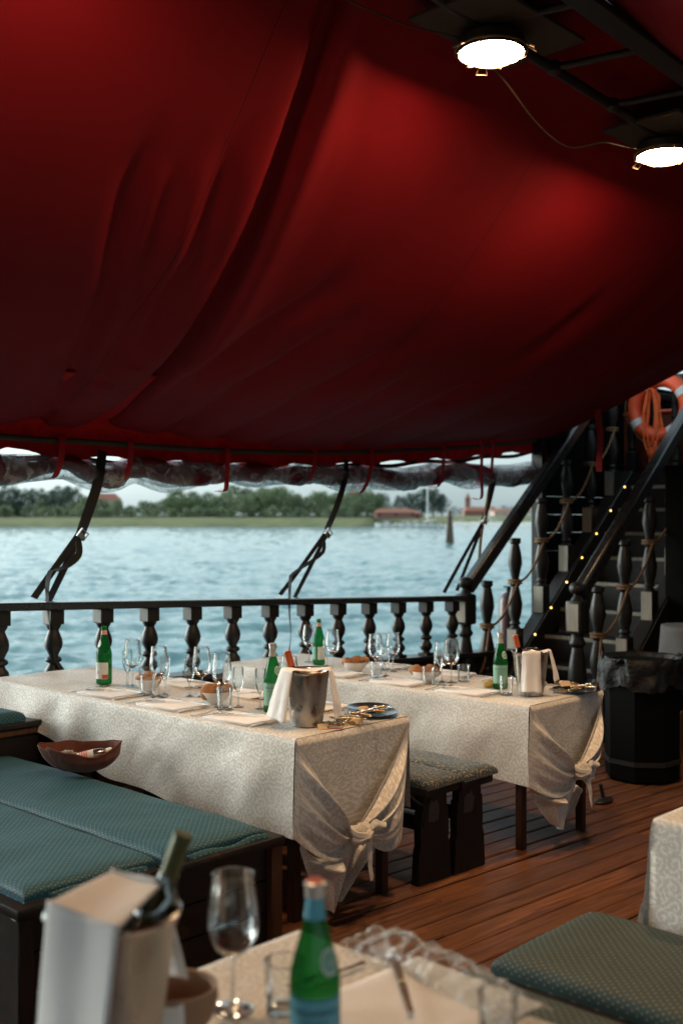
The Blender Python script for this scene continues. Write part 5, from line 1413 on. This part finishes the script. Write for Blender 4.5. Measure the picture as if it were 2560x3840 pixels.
def bottle(px, by, ty, z, lab, style):
    p = on_z(px, by, z); s = (by - ty) * depth(p) / FPX / .306; s = max(.92, min(1.08, s))
    ca = CAMANG(p); t = thing('water_bottle', lab, 'bottle', p, 0, 'green glass water bottles'); t.scale = (s * .5 + .5, s * .5 + .5, s)
    m = MB(); m.lathe(BP, 32, cap=False); m.build('glass_body', M['green'], t)
    if style == 'A':       # white label, red block, no cap
        m = MB(); patch(m, br, .035, .120, ca - 2.0, ca + .55); lb_ = m.build('label', M['lab_white'], t)
        m = MB(); patch(m, br, .038, .058, ca - .25, ca + .50, .0016); m.build('red_block', M['lab_red'], lb_)
        m = MB(); wrap_text(m, 'A', .026, .0426, .062, ca - .82); m.build('lettering', M['inkred'], lb_)
        m = MB(); patch(m, br, .198, .232, ca - 1.6, ca - .55, .001, lambda v: math.sin(PI * (.08 + .84 * v)) ** .5); m.build('shoulder_label', M['lab_white'], t)
        m = MB(); patch(m, br, .262, .284, 0, 2 * PI); m.build('neck_band', M['lab_pink'], t)
    elif style == 'C':     # far bottle
        m = MB(); patch(m, br, .040, .125, ca - .2, ca + 1.9); m.build('label', M['lab_white'], t)
        m = MB(); patch(m, br, .040, .125, ca - 2.2, ca - .5); m.build('back_label', M['lab_green'], t)
        m = MB(); patch(m, br, .258, .282, 0, 2 * PI); m.build('neck_band', M['lab_pink'], t)
    else:
        m = MB(); patch(m, br, .035, .138, ca - 1.25, ca + 1.25); lb_ = m.build('label', M['lab_green'] if style != 'F' else M['lab_blue'], t)
        m = MB(); wrap_text(m, 'S.PELLEGRINO', .0125, .0428, .112, ca); m.build('lettering', M['ink'], lb_)
        m = MB()
        for k in range(6): wrap_text(m, ['ACQUA MINERALE', 'NATURALE', 'FRIZZANTE', 'ITALIA', '750 ml', '1899'][k], .0055, .0427, .100 - k * .0105, ca)
        patch(m, br, .0365, .0385, ca - 1.2, ca + 1.2, .0012); patch(m, br, .1345, .1362, ca - 1.2, ca + 1.2, .0012); m.build('small_print', M['ink'], lb_)
        st_ = MB(); a0 = ca + .35
        for k in range(5):
            aa = k * 2 * PI / 5 + PI / 2; 
        n = 10; c0 = (0, .070); v = []
        for k in range(n):
            rr = .0075 if k % 2 == 0 else .003; aa = k * PI / 5 + PI / 2; x = rr * math.cos(aa); zz = .052 + rr * math.sin(aa); v.append((.0429 * math.cos(a0 + .5 + x / .0429), .0429 * math.sin(a0 + .5 + x / .0429), zz))
        st_.add(v, [list(range(n))]); st_.build('red_star', M['inkred'], lb_)
        m = MB(); patch(m, br, .172, .212, ca + .25, ca + 1.25, .001, lambda v: math.sin(PI * (.06 + .88 * v)) ** .5); sl = m.build('shoulder_label', M['lab_white'], t)
        m = MB(); patch(m, br, .176, .208, ca + .32, ca + 1.18, .0016, lambda v: math.sin(PI * (.06 + .88 * v)) ** .5); m.build('inner_oval', M['lab_green'], sl)
        m = MB(); wrap_text(m, '1899', .009, br(.19) + .003, .189, ca + .75); m.build('shoulder_lettering', M['lab_white'], sl)
        m = MB(); patch(m, br, .254, .289, 0, 2 * PI); m.build('neck_band', M['lab_blue'] if style == 'F' else simple('grey_green_band' + style, (.33, .36, .33), .5, 0, .5, 90), t)
        m = MB(); m.lathe([(.0160, .288), (.0162, .303), (.0178, .304), (.0178, .310), (.0150, .312), (0, .312)], 24, cap=False); m.build('cap', M['cap'], t)
        if style == 'F':
            m = MB(); m.lathe([(.0145, .3122), (.0135, .3145), (0, .3150)], 24, cap=False); m.build('cap_top', M['inkred'], t)
    return t
bottle(391, 2568, 2347, a_, 'green bottle with a white and red label at the left of the middle table', 'A')
bottle(1022, 2672, 2417, a_, 'large green bottle with a teal label left of the frosted bucket on the middle table', 'B')
bottle(1195, 2494, 2321, b_, 'green bottle with a pale label at the far left end of the back table', 'C')
bottle(1875, 2585, 2376, b_, 'large green bottle with a teal label left of the bucket on the back table', 'D')
bottle(1181, 4030, 3318, .772, 'large blurred green bottle with a blue neck band on the foreground table', 'F')

# ice buckets -------------------------------------------------------------
def bucket(p, lab, h=.235, r1=.098, r0=.066, s=1):
    t = thing('ice_bucket', lab, 'ice bucket', p, 0, 'steel wine buckets on the tables')
    m = MB(); m.lathe([(0, .003), (r0 - .006, .002), (r0, .006), (r0 + .003, .02), (lerp(r0, r1, .55), h * .5), (r1 - .004, h - .015), (r1, h - .004), (r1 + .004, h), (r1, h + .003), (r1 - .006, h - .004), (lerp(r0, r1, .5) - .004, h * .5), (r0 - .004, .02), (0, .016)], 48, cap=False)
    m.build('wall', M['bucket'], t)
    m = MB(); m.lathe([(r1 - .001, h - .003), (r1 + .005, h - .001), (r1 + .006, h + .003), (r1 + .002, h + .006), (r1 - .004, h + .003)], 48, cap=False); m.build('rolled_rim', M['steel'], t)
    return t
def wine_bottle(p, h, lean, tip, foil, lab, depth_in=.16, az=None):
    """p bucket base; neck leans towards az; tip = height of mouth above p"""
    d = (RG * lean[0] + FW * lean[1] + Vector((0, 0, 1))).normalized()
    x = d.orthogonal().normalized(); y = d.cross(x); Mx = Matrix((x, y, d)).transposed().to_4x4()
    top = p + Vector((0, 0, tip)) + RG * h[0] + FW * h[1]; base = top - d * .30
    t = thing('wine_bottle', lab, 'wine bottle', base); t.rotation_euler = Mx.to_euler()
    m = MB(); m.lathe([(0, .004), (.034, .0), (.037, .006), (.037, .165), (.034, .185), (.024, .205), (.0155, .222), (.0142, .245), (.0142, .292)], 28, cap=False); m.build('glass_body', M['wine'], t)
    m = MB(); m.lathe([(.0150, .222), (.0148, .290), (.0158, .291), (.0158, .299), (.0145, .301), (0, .301)], 24, cap=False); m.build('foil', foil, t)
    m = MB(); m.lathe([(.0375, .04), (.0378, .12)], 28, cap=False); m.build('label', M['lab_white'], t); return t
def cam_az(p): return math.atan2(-p.y, -p.x)      # angle that faces the camera
def draped(p, r1, h, A, B, lab, sag=.012, seed=0):
    """napkin lying over a bucket rim; A, B = (phi0, phi1, flare, drop) measured from the camera-facing direction (left negative)"""
    ca = cam_az(p); R1 = r1 + .009; m = MB()
    def pt(phi, r, z): a = ca + phi; return Vector((r * math.cos(a), r * math.sin(a), z))
    def flap(S):
        f0, f1, fl, dr, curl = S
        def f(u, v):
            phi = lerp(f0, f1, u) + .10 * v * (u - .5); c = .5 + .5 * math.cos(PI * max(0, 1 - v * 7)) if v < 1 / 7 else 1
            r = R1 + fl * v ** .9 + curl * math.sin(PI * u) * v + .004 * math.sin(u * 8 + seed) * v
            r += v * (.007 * math.sin(u * 13 + seed * 2) + .006 * noise.noise(Vector((u * 5, v * 4, seed * 3.1))))
            return pt(phi, r, h + .010 - dr * v + .006 * math.sin(PI * u) * v + .010 * v * noise.noise(Vector((u * 3, 0, seed))))
        return f
    fa, fb = flap(A), flap(B); m.grid(fa, 20, 24); m.grid(fb, 20, 24)
    def top(u, v):
        a = fa(u, 0); b = fb(1 - u, 0); q = a.lerp(b, v); q.z += .012 * math.sin(PI * v) ** .5 * .6 - sag * math.sin(PI * v) ** 2 + .005 * noise.noise(Vector((u * 3, v * 4, seed))); return q
    m.grid(top, 20, 24)
    o = m.build('draped_napkin', M['napkin'], off=None, sharp=180, thick=.0035, weld=True); o.location = p
    tag(o, lab, 'napkin', 'napkins draped over the buckets'); return o
B1 = on_z(1150, 2722, a_); bucket(B1, 'frosted steel wine bucket on the near end of the middle table')
draped(B1, .098, .235, (-1.62, -.58, .058, .205, .0), (1.02, 1.72, .028, .205, .02), 'white napkin draped across the frosted bucket on the middle table', seed=1)
wine_bottle(B1, (-.085, .03), (-.30, .06), .315, M['foil'], 'wine bottle with orange foil leaning in the frosted bucket on the middle table')
B2 = on_z(1988, 2608, b_); bucket(B2, 'plain steel wine bucket at the near end of the back table')
draped(B2, .098, .235, (-.42, .50, .006, .212, .010), (1.15, 1.75, .035, .16, .0), 'white napkin hanging down the front of the bucket on the back table', seed=2)
wine_bottle(B2, (-.083, .0), (-.22, .05), .325, M['foil'], 'wine bottle with orange foil leaning in the bucket on the back table')
B3 = at(425, 1940, 1.70); B3.z = .774; bucket(B3, 'large blurred steel wine bucket at the lower left in the foreground', .262, .10, .060)
def folded_over(La, Rb, lab, off):
    def smooth(P):      # keeps the folds tight but rounded
        out = [P[0]]
        for k in range(1, len(P) - 1):
            for f in (.94,): out.append(P[k].lerp(P[k - 1], 1 - f))
            out.append(P[k] * .5 + (P[k].lerp(P[k - 1], .05) + P[k].lerp(P[k + 1], .05)) * .25); out.append(P[k].lerp(P[k + 1], .06))
        out.append(P[-1]); return catmull(out, 7)
    A = smooth(La); B = smooth(Rb); n = len(A) - 1; m = MB()
    def f(u, v):
        q = v * n; i = min(n - 1, int(q)); k = q - i; p = A[i].lerp(A[i + 1], k).lerp(B[i].lerp(B[i + 1], k), u)
        w = .0035 * noise.noise(p * 11) + .004 * math.sin(u * 7 + v * 3) * (1 if v < .35 or v > .7 else .35); e = abs(2 * u - 1) ** 16 * .002
        return p - FW * (w - e) + Vector((0, 0, w * .6 - .004 * math.sin(PI * u) * (.35 < v < .7)))
    m.grid(f, 24, n * 2); return tag(m.build('draped_napkin', M['napkin'], off=off, sharp=180, thick=.004), lab, 'napkin', 'napkins draped over the buckets')
folded_over([at(140, 3870, 1.60), at(180, 3392, 1.62), at(424, 3272, 1.78), at(600, 3655, 1.84)], [at(396, 3870, 1.50), at(446, 3482, 1.545), at(610, 3312, 1.72), at(704, 3668, 1.79)],
            'white napkin folded flat over the blurred foreground bucket', B3)
wine_bottle(B3, (.105, .03), (.36, .02), .375, M['foilgreen'], 'dark wine bottle with green and gold foil leaning right in the foreground bucket')

# bread bowls -------------------------------------------------------------
def bread_bowl(px, by, rim, z, lab, rolls, seed):
    p = on_z(px, by, z + .001); r = rim; t = thing('bread_bowl', lab, 'bowl', p, 0, 'white bowls of bread rolls'); rr = random.Random(seed)
    m = MB(); m.lathe([(0, .004), (r * .42, .0), (r * .46, .004), (r * .72, .018), (r * .92, .040), (r, .060), (r * .98, .061), (r * .89, .041), (r * .68, .021), (0, .010)], 40, cap=False); m.build('shell', M['ceramic'], t)
    for i, (dx, dy, dz, s, kind) in enumerate(rolls):
        q = p + RG * dx * r + FW * dy * r + Vector((0, 0, .045 + dz)); m = MB(); ph = rr.uniform(0, 9)
        m.ball((0, 0, 0), (s * 1.25, s * .95, s * .78), 20, 14, lambda d: 1 + .10 * noise.noise(d * 1.8 + Vector((ph, 0, 0))) + .03 * noise.noise(d * 7 + Vector((ph, 2, 0))))
        o = m.build('bread_roll', M[kind], off=None, sharp=180); o.location = q; o.rotation_euler = (rr.uniform(-.4, .4), rr.uniform(-.5, .5), rr.uniform(0, 6))
        pos = ['at the left', 'at the right', 'in the middle', 'at the back'][i]
        tag(o, ('seeded' if kind == 'bread2' else 'golden') + ' roll %s of the bowl %s' % (pos, lab.split('bread ')[1]), 'bread', 'bread rolls in the bowls')
bread_bowl(557, 2590, .068, a_, 'white bowl of bread at the left on the middle table', [(-.5, -.1, .014, .032, 'bread'), (.45, 0, .012, .034, 'bread'), (.02, -.45, .004, .030, 'bread'), (.05, .45, .024, .036, 'bread2')], 1)
bread_bowl(807, 2640, .072, a_, 'white bowl of bread near the middle on the middle table', [(-.42, -.1, .014, .042, 'bread2'), (.52, .1, .024, .038, 'bread'), (.12, .4, .03, .033, 'bread')], 2)
bread_bowl(1330, 2518, .078, b_, 'white bowl of bread at the far end on the back table', [(-.62, 0, .016, .036, 'bread'), (.62, 0, .018, .036, 'bread'), (.02, -.05, .018, .040, 'bread2')], 3)
bread_bowl(1592, 2554, .084, b_, 'white bowl of bread nearer the stairs on the back table', [(-.62, 0, .018, .040, 'bread2'), (.58, .1, .016, .040, 'bread'), (.0, -.1, .014, .038, 'bread')], 4)

# cutlery -----------------------------------------------------------------
def fork_mesh():
    m = MB(); P = [(0, 0, .004), (.03, 0, .0035), (.09, 0, .006), (.125, 0, .012), (.145, 0, .010)]
    m.ribbon(catmull(P, 5), lambda t: interp([(0, .013), (.35, .008), (.75, .006), (.9, .016), (1, .022)], t), .0028, (0, 1, 0))
    for k in range(4):
        y = (k - 1.5) * .0062; m.tube([(.143, y, .010), (.165, y, .0075), (.192, y * .95, .0105)], [.0019, .0018, .0011], 6)
    return m.build('fork', M['steel'], off=None)
def knife_mesh(name='knife', mt=None):
    m = MB(); m.ribbon(catmull([(0, 0, .005), (.05, 0, .006), (.095, 0, .006)], 5), lambda t: interp([(0, .015), (.5, .014), (1, .010)], t), .007, (0, 1, 0))
    pts = [(.094, -.005), (.11, -.009), (.16, -.010), (.19, -.008), (.215, .004), (.16, .006), (.094, .005)]
    n = len(pts); v = [(x, y, .0055) for x, y in pts] + [(x, y, .0068) for x, y in pts]
    m.add(v, [[i, (i + 1) % n, n + (i + 1) % n, n + i] for i in range(n)] + [list(range(n))[::-1], list(range(n, 2 * n))])
    return m.build(name, mt or M['steel'], off=None)
def napkin_mesh():
    m = MB()
    for k in range(3):
        m.grid(lambda u, v: (lerp(-.10, .10, u) - .002 * k, lerp(-.142, .142, v) + .002 * k, .003 + .0045 * k + .0012 * noise.noise(Vector((u * 4, v * 5, k * 3))) - .003 * (max(abs(2 * u - 1), abs(2 * v - 1)) ** 14)), 14, 18)
    m.add([(-.10, -.142, 0), (.10, -.142, 0), (.10, .142, 0), (-.10, .142, 0), (-.10, -.142, .012), (.10, -.142, .012), (.10, .142, .012), (-.10, .142, .012)], [[0, 1, 5, 4], [1, 2, 6, 5], [2, 3, 7, 6], [3, 0, 4, 7]])
    return m.build('folded_napkin', M['napkin'], off=None, sharp=180)
proto = {}
def put(kind, fn, loc, rz, lab, grp, cat):
    if kind not in proto: o = fn(); proto[kind] = o
    else: o = proto[kind].copy(); COL.objects.link(o)
    o.location = loc; o.rotation_euler = (0, 0, rz); tag(o, lab, cat, grp); return o
def setting(T, yc, side, where, n_forks=2):
    x0, x1, z = T['x0'], T['x1'], T['z'] + .0035
    j = lambda s=.006: rnd.uniform(-s, s)
    e = x0 + .012 if side < 0 else x1 - .012; dr = 1 if side < 0 else -1; rz = 0 if side < 0 else PI
    put('napkin', napkin_mesh, (e + dr * .105, yc + j(), z), rz + j(.03), 'folded napkin ' + where, 'folded napkins at the place settings', 'napkin')
    lft = yc + dr * .175
    put('fork', fork_mesh, (e + dr * (.02 + j()), lft, z), rz + j(.05), 'outer fork by the napkin ' + where, 'forks at the place settings', 'fork')
    put('fork', fork_mesh, (e + dr * (.0 + j()), lft + dr * .034, z), rz + j(.05), 'second fork by the napkin ' + where, 'forks at the place settings', 'fork')
    put('knife', knife_mesh, (e + dr * .01, yc - dr * .168 + j(), z), rz + .04 + j(.04), 'knife on the cloth beside the napkin ' + where, 'knives at the place settings', 'knife')
    put('knife', knife_mesh, (e + dr * (.045), yc + dr * .12, z + .013), rz - dr * 0 - .95 + j(.06), 'knife lying on the napkin ' + where, 'knives at the place settings', 'knife')
for T, nm in ((T1, 'middle table'), (T2, 'back table')):
    for yc, w1 in ((4.61, 'farthest'), (4.11, 'second'), (3.62, 'nearest')):
        setting(T, yc, -1, '%s on the bench side of the %s' % (w1, nm))
        setting(T, yc, 1, '%s on the far side of the %s' % (w1, nm))
# platters and charms -----------------------------------------------------
def platter(px, py, z, r, lab, mt, dz=0):
    p = on_z(px, py, z + .002); p.z += dz; m = MB(); m.lathe([(0, .002), (r * .62, .002), (r * .7, .006), (r * .97, .014), (r, .015), (r, .018), (r * .96, .0175), (r * .68, .010), (0, .006)], 56, cap=False)
    o = m.build('platter', mt, off=None); o.location = p; tag(o, lab, 'plate'); return p
SD = simple('dull_silver', (.26, .27, .28), .25, .95, .1, 40)
p1 = platter(1392, 2682, a_, .122, 'lower oval silver platter at the near end of the middle table', SD)
platter(1384, 2676, a_, .102, 'upper silver platter under the metal charms on the middle table', SD, .016)
p2 = platter(2160, 2594, b_, .130, 'dark silver platter right of the bucket on the back table', simple('dark_silver', (.10, .11, .12), .2, .9, .2, 40))
def charm_mesh(s):
    r = random.Random(s); m = MB(); x = 0
    Mx = Matrix.Rotation(PI / 2, 4, 'Y'); pr = [(0, 0)]
    while x < .085:
        a = r.uniform(.003, .0085); d = r.uniform(.004, .009); pr += [(a * .6, x), (a, x + d * .3), (a, x + d * .7), (a * .6, x + d)]; x += d
    pr.append((0, x)); m.lathe(pr, 10, Matrix.Translation((-.042, 0, .008)) @ Mx, cap=False)
    m.tube([(.045 + .012 * math.cos(a * PI / 6), .012 * math.sin(a * PI / 6), .007) for a in range(13)], .0016, 5)
    return m
cm = [charm_mesh(i).build('turned_charm', [M['brass'], M['steel']][i % 2], off=None) for i in range(4)]
ci = 0
def charm(p, i, z, lab):
    global ci
    if ci < 4: o = cm[ci]
    else: o = cm[ci % 4].copy(); COL.objects.link(o)
    ci += 1; o.location = (p.x, p.y, z); o.rotation_euler = (rnd.uniform(-.2, .2), rnd.uniform(-.15, .15), ANG - PI / 2 + rnd.uniform(-.7, .7)); tag(o, lab, 'metal charm', 'turned metal charms on the tables')
for px, py, dz in ((1255, 2722, .0), (1285, 2712, .0), (1312, 2718, .0), (1262, 2704, .012), (1300, 2702, .012), (1325, 2694, .014), (1345, 2686, .036), (1375, 2668, .036), (1410, 2664, .036), (1432, 2660, .036), (1400, 2672, .045), (1365, 2676, .045), (1280, 2696, .01), (1236, 2716, .0)):
    charm(on_z(px, py, a_ + .002 + dz), 0, a_ + .003 + dz, 'small turned metal charm in the glittering pile right of the frosted bucket')
for px, py, dz in ((2105, 2568, 0), (2125, 2562, .01), (2140, 2572, 0), (2185, 2576, .02), (2165, 2580, .02), (2200, 2582, .01), (2150, 2590, .02), (2085, 2590, .0), (2110, 2598, .01)):
    charm(on_z(px, py, b_ + .002 + dz), 0, b_ + .003 + dz, 'small turned metal charm in the pile right of the bucket on the back table')
def card(px, py, z, w, h, rz, lab):
    p = on_z(px, py, z); m = MB(); m.grid(lambda u, v: (lerp(-w / 2, w / 2, u), lerp(-h / 2, h / 2, v), .004 + .010 * v * v + .003 * math.sin(u * 3)), 8, 8)
    o = m.build('paper_tag', M['card'], off=None, thick=.0008); o.location = p; o.rotation_euler = (.3, 0, rz); tag(o, lab, 'paper tag')
card(1336, 2714, a_ + .004, .055, .042, ANG - PI / 2 - .3, 'kraft paper tag at the front edge of the silver platters')
card(1365, 2668, a_ + .05, .050, .035, ANG - PI / 2 + .5, 'kraft paper tag on top of the silver platters')
card(1212, 2733, a_ + .001, .05, .03, ANG - PI / 2 + .2, 'kraft paper tag tucked under the frosted bucket')
card(2118, 2570, b_ + .03, .065, .045, ANG - PI / 2 + .2, 'kraft paper tag among the charms on the back table')
for px, py, z, lab in ((1258, 2730, a_ + .006, 'dark red cord looped at the table edge beside the frosted bucket'), (1378, 2664, a_ + .055, 'dark red cord on top of the charms on the platter'), (2160, 2573, b_ + .03, 'dark red cord among the charms on the back table')):
    p = on_z(px, py, z); m = MB(); m.tube(catmull([RG * x + FW * y + Vector((0, 0, .002)) for x, y in ((-.035, .01), (-.02, -.018), (.008, -.022), (.028, -.006), (.03, .015))], 6), .0022, 6)
    o = m.build('red_cord', M['redcord'], off=None); o.location = p; tag(o, lab, 'cord')
# ochre crumpled napkin behind the back bottle
p = on_z(1838, 2578, b_); m = MB(); m.ball((0, 0, .018), (.05, .035, .022), 18, 10, lambda d: 1 + .35 * noise.noise(d * 2.6)); o = m.build('crumpled_napkin', simple('ochre_paper', (.50, .36, .12), .8), off=None, sharp=180); o.location = p; tag(o, 'crumpled ochre paper napkin left of the big bottle on the back table', 'napkin')

# hat on the cushion ------------------------------------------------------
hp = on_z(306, 2893, .503)
t_ = thing('felt_hat', 'worn brown felt hat lying upside down on the teal cushion', 'hat', hp, ANG - PI / 2 + .02)
m = MB()
def hat(u, v):
    a = 2 * PI * u; ca, sa = math.cos(a), math.sin(a)
    rx = .205 * (abs(ca) ** 1.0) ; e = v ** .62
    x = .200 * ca * (.42 + .58 * e) if v > 0 else 0; y = .105 * sa * (.45 + .55 * e)
    x = .200 * ca * e * (1 - .12 * sa * sa); y = (.105 + .02 * ca) * math.copysign(abs(sa) ** 1.15, sa) * e
    z = .006 + .104 * v ** 2.2 + .016 * v * v * noise.noise(Vector((ca * 1.6, sa * 1.6, 5))) - .020 * v ** 3 * math.exp(-((a - 5.3) / .5) ** 2) + .022 * ca * ca * v ** 2 * (1 if ca > 0 else .5) - .018 * v ** 3 * math.exp(-((a - 4.9) / .6) ** 2)
    # pinched spout fold at the left end
    f = math.exp(-((a - PI * 1.13) / .16) ** 2); z -= .020 * f * v; y -= .02 * f * v; x += .05 * f * v
    cr = 1 - .10 * sstep(.72, 1, v) * (1 if ca > -.2 else .3); x *= cr; y *= cr
    f2 = math.exp(-((a - PI * .93) / .18) ** 2); z += .012 * f2 * v
    z += .004 * noise.noise(Vector((x * 12, y * 12, 1))); return (x, y, z)
m.grid(hat, 96, 30); m.build('felt_body', M['felt'], t_, weld=True, sharp=180, thick=.006)
m = MB(); P = [Vector(hat(i / 96, 1.0)) + Vector((0, 0, .001)) for i in range(97)]; m.tube(P, .0042, 6); m.build('brim_edge', M['felt'], t_)
t_ = thing('small_bottle', 'small white plastic bottle with a pink label lying in the felt hat', 'bottle', hp + RG * .045 + Vector((0, 0, .070)))
dirv = (RG * 1 + Vector((0, 0, .24)) + FW * .1).normalized(); xx = dirv.orthogonal().normalized(); yy = dirv.cross(xx)
t_.rotation_euler = Matrix((xx, yy, dirv)).transposed().to_euler()
PF = mk_glass('cloudy_plastic', (.80, .84, .86), (.5, .55, .58), .2, .35)
m = MB(); m.lathe([(0, -.10), (.024, -.10), (.027, -.09), (.027, .03), (.024, .05), (.015, .068), (.013, .075)], 24, cap=False); m.build('plastic_body', PF, t_)
m = MB(); m.lathe([(.0172, .070), (.0176, .092), (.015, .095), (0, .095)], 20); m.build('cap', M['plasticwhite'], t_)
m = MB(); m.lathe([(.0278, -.06), (.0278, .015)], 24, cap=False); lb_ = m.build('label', M['lab_white'], t_)
m = MB()
for k in range(4): m.tube([(.029 * math.cos(a * PI / 10), .029 * math.sin(a * PI / 10), -.045 + k * .010) for a in range(21)], .002, 5)
m.build('red_stripes', simple('pink_red', (.65, .09, .12), .5), lb_)
m = MB(); m.ball((0, 0, 0), (.055, .04, .028), 20, 12, lambda d: 1 + .35 * noise.noise(d * 3)); o = m.build('crumpled_wrapper', M['film'], off=None, sharp=180); o.location = hp - RG * .07 + Vector((0, 0, .065)); tag(o, 'crumpled clear wrapper beside the small bottle in the hat', 'wrapper')

# foreground items --------------------------------------------------------
ft = .774
p = on_z(1560, 3780, ft); m = MB()
def fnap(u, v): return (lerp(-.17, .17, u), lerp(-.15, .15, v), .002 + .009 * (1 - max(abs(2 * u - 1), abs(2 * v - 1)) ** 12) + .0015 * noise.noise(Vector((u * 4, v * 4, 2))))
m.grid(fnap, 24, 24); o = m.build('folded_napkin', M['napkin'], off=None, sharp=180); o.location = p; o.rotation_euler = (0, 0, -.05); tag(o, 'blurred folded napkin under the dark knife on the foreground table', 'napkin')
p = on_z(1480, 3640, ft); q3 = on_z(1570, 3930, ft); dv = (q3 - p); m = MB()
m.ribbon([(0, 0, .006), (.05, 0, .007), (.10, 0, .007)], lambda t: lerp(.017, .010, t), .009, (0, 1, 0)); kb = MB()
k_ = thing('dark_handled_knife', 'blurred knife with a dark handle lying on the foreground napkin', 'knife', p + Vector((0, 0, .013)), math.atan2(dv.y, dv.x))
m.build('handle', simple('dark_horn_handle', (.09, .05, .035), .4), k_)
kb.lathe([(.0058, .0), (.0066, .003), (.0058, .008)], 12, Matrix.Translation((.098, 0, .007)) @ Matrix.Rotation(PI / 2, 4, 'Y')); kb.build('collar', M['brass'], k_)
m = MB(); m.ribbon([(.106, 0, .006), (.16, 0, .006), (.22, 0, .006)], lambda t: lerp(.016, .010, t), .002, (0, 1, 0)); m.build('blade', M['steel'], k_)
p = on_z(1365, 3622, ft); q3 = on_z(1040, 3745, ft); o = fork_mesh(); o.location = p + Vector((0, 0, .003)); o.rotation_euler = (0, 0, math.atan2(q3.y - p.y, q3.x - p.x)); tag(o, 'blurred fork behind the foreground green bottle', 'fork')
# crinkled clear film on the table edge
p = on_z(1700, 3705, ft); m = MB()
def film(u, v):
    x = lerp(-.27, .19, u); y = lerp(-.055, .07, v); P = RG * x + FW * y
    n = noise.noise(Vector((x * 16, y * 20, 3))) ; n2 = noise.noise(Vector((x * 45, y * 45, 8)))
    h_ = .030 * math.sin(PI * v) * (.3 + sstep(0, .25, u) * sstep(1, .7, u)) + .025 * abs(n) + .010 * n2
    return (P.x - .62 * x * .0, P.y, .006 + max(0, h_))
m.grid(film, 70, 34); M['film2'] = mk_film(); o = m.build('plastic_film', M['film2'], off=None, sharp=25); p1_ = on_z(1600, 3655, ft); o.location = on_z(1690, 3700, ft); d1 = on_z(1900, 3800, ft) - on_z(1600, 3650, ft)
o.rotation_euler = (0, 0, math.atan2(d1.y, d1.x) - (ANG - PI / 2)); tag(o, 'crumpled clear plastic film shining along the edge of the foreground table', 'plastic film')
# wooden bowl by the bucket
p = on_z(668, 3880, ft); t_ = thing('wooden_bowl', 'blurred tan wooden bowl right of the foreground bucket', 'bowl', p + Vector((0, 0, .0)), 0)
m = MB(); m.lathe([(0, .004), (.03, .0), (.035, .004), (.058, .03), (.068, .065), (.066, .085), (.062, .084), (.055, .035), (0, .012)], 36, cap=False); m.build('shell', simple('tan_wood', (.30, .17, .10), .6, 0, .25, 20), t_)
m = MB(); m.grid(lambda u, v: RG * lerp(-.075, .02, u) + FW * (-.075 + .02 * v) + Vector((0, 0, .088 - .05 * v + .01 * math.sin(u * 6))), 10, 10); o = m.build('cloth_corner', M['napkin'], off=None, thick=.003, sharp=180); o.location = p; tag(o, 'corner of a pale napkin hanging over the wooden foreground bowl', 'napkin')
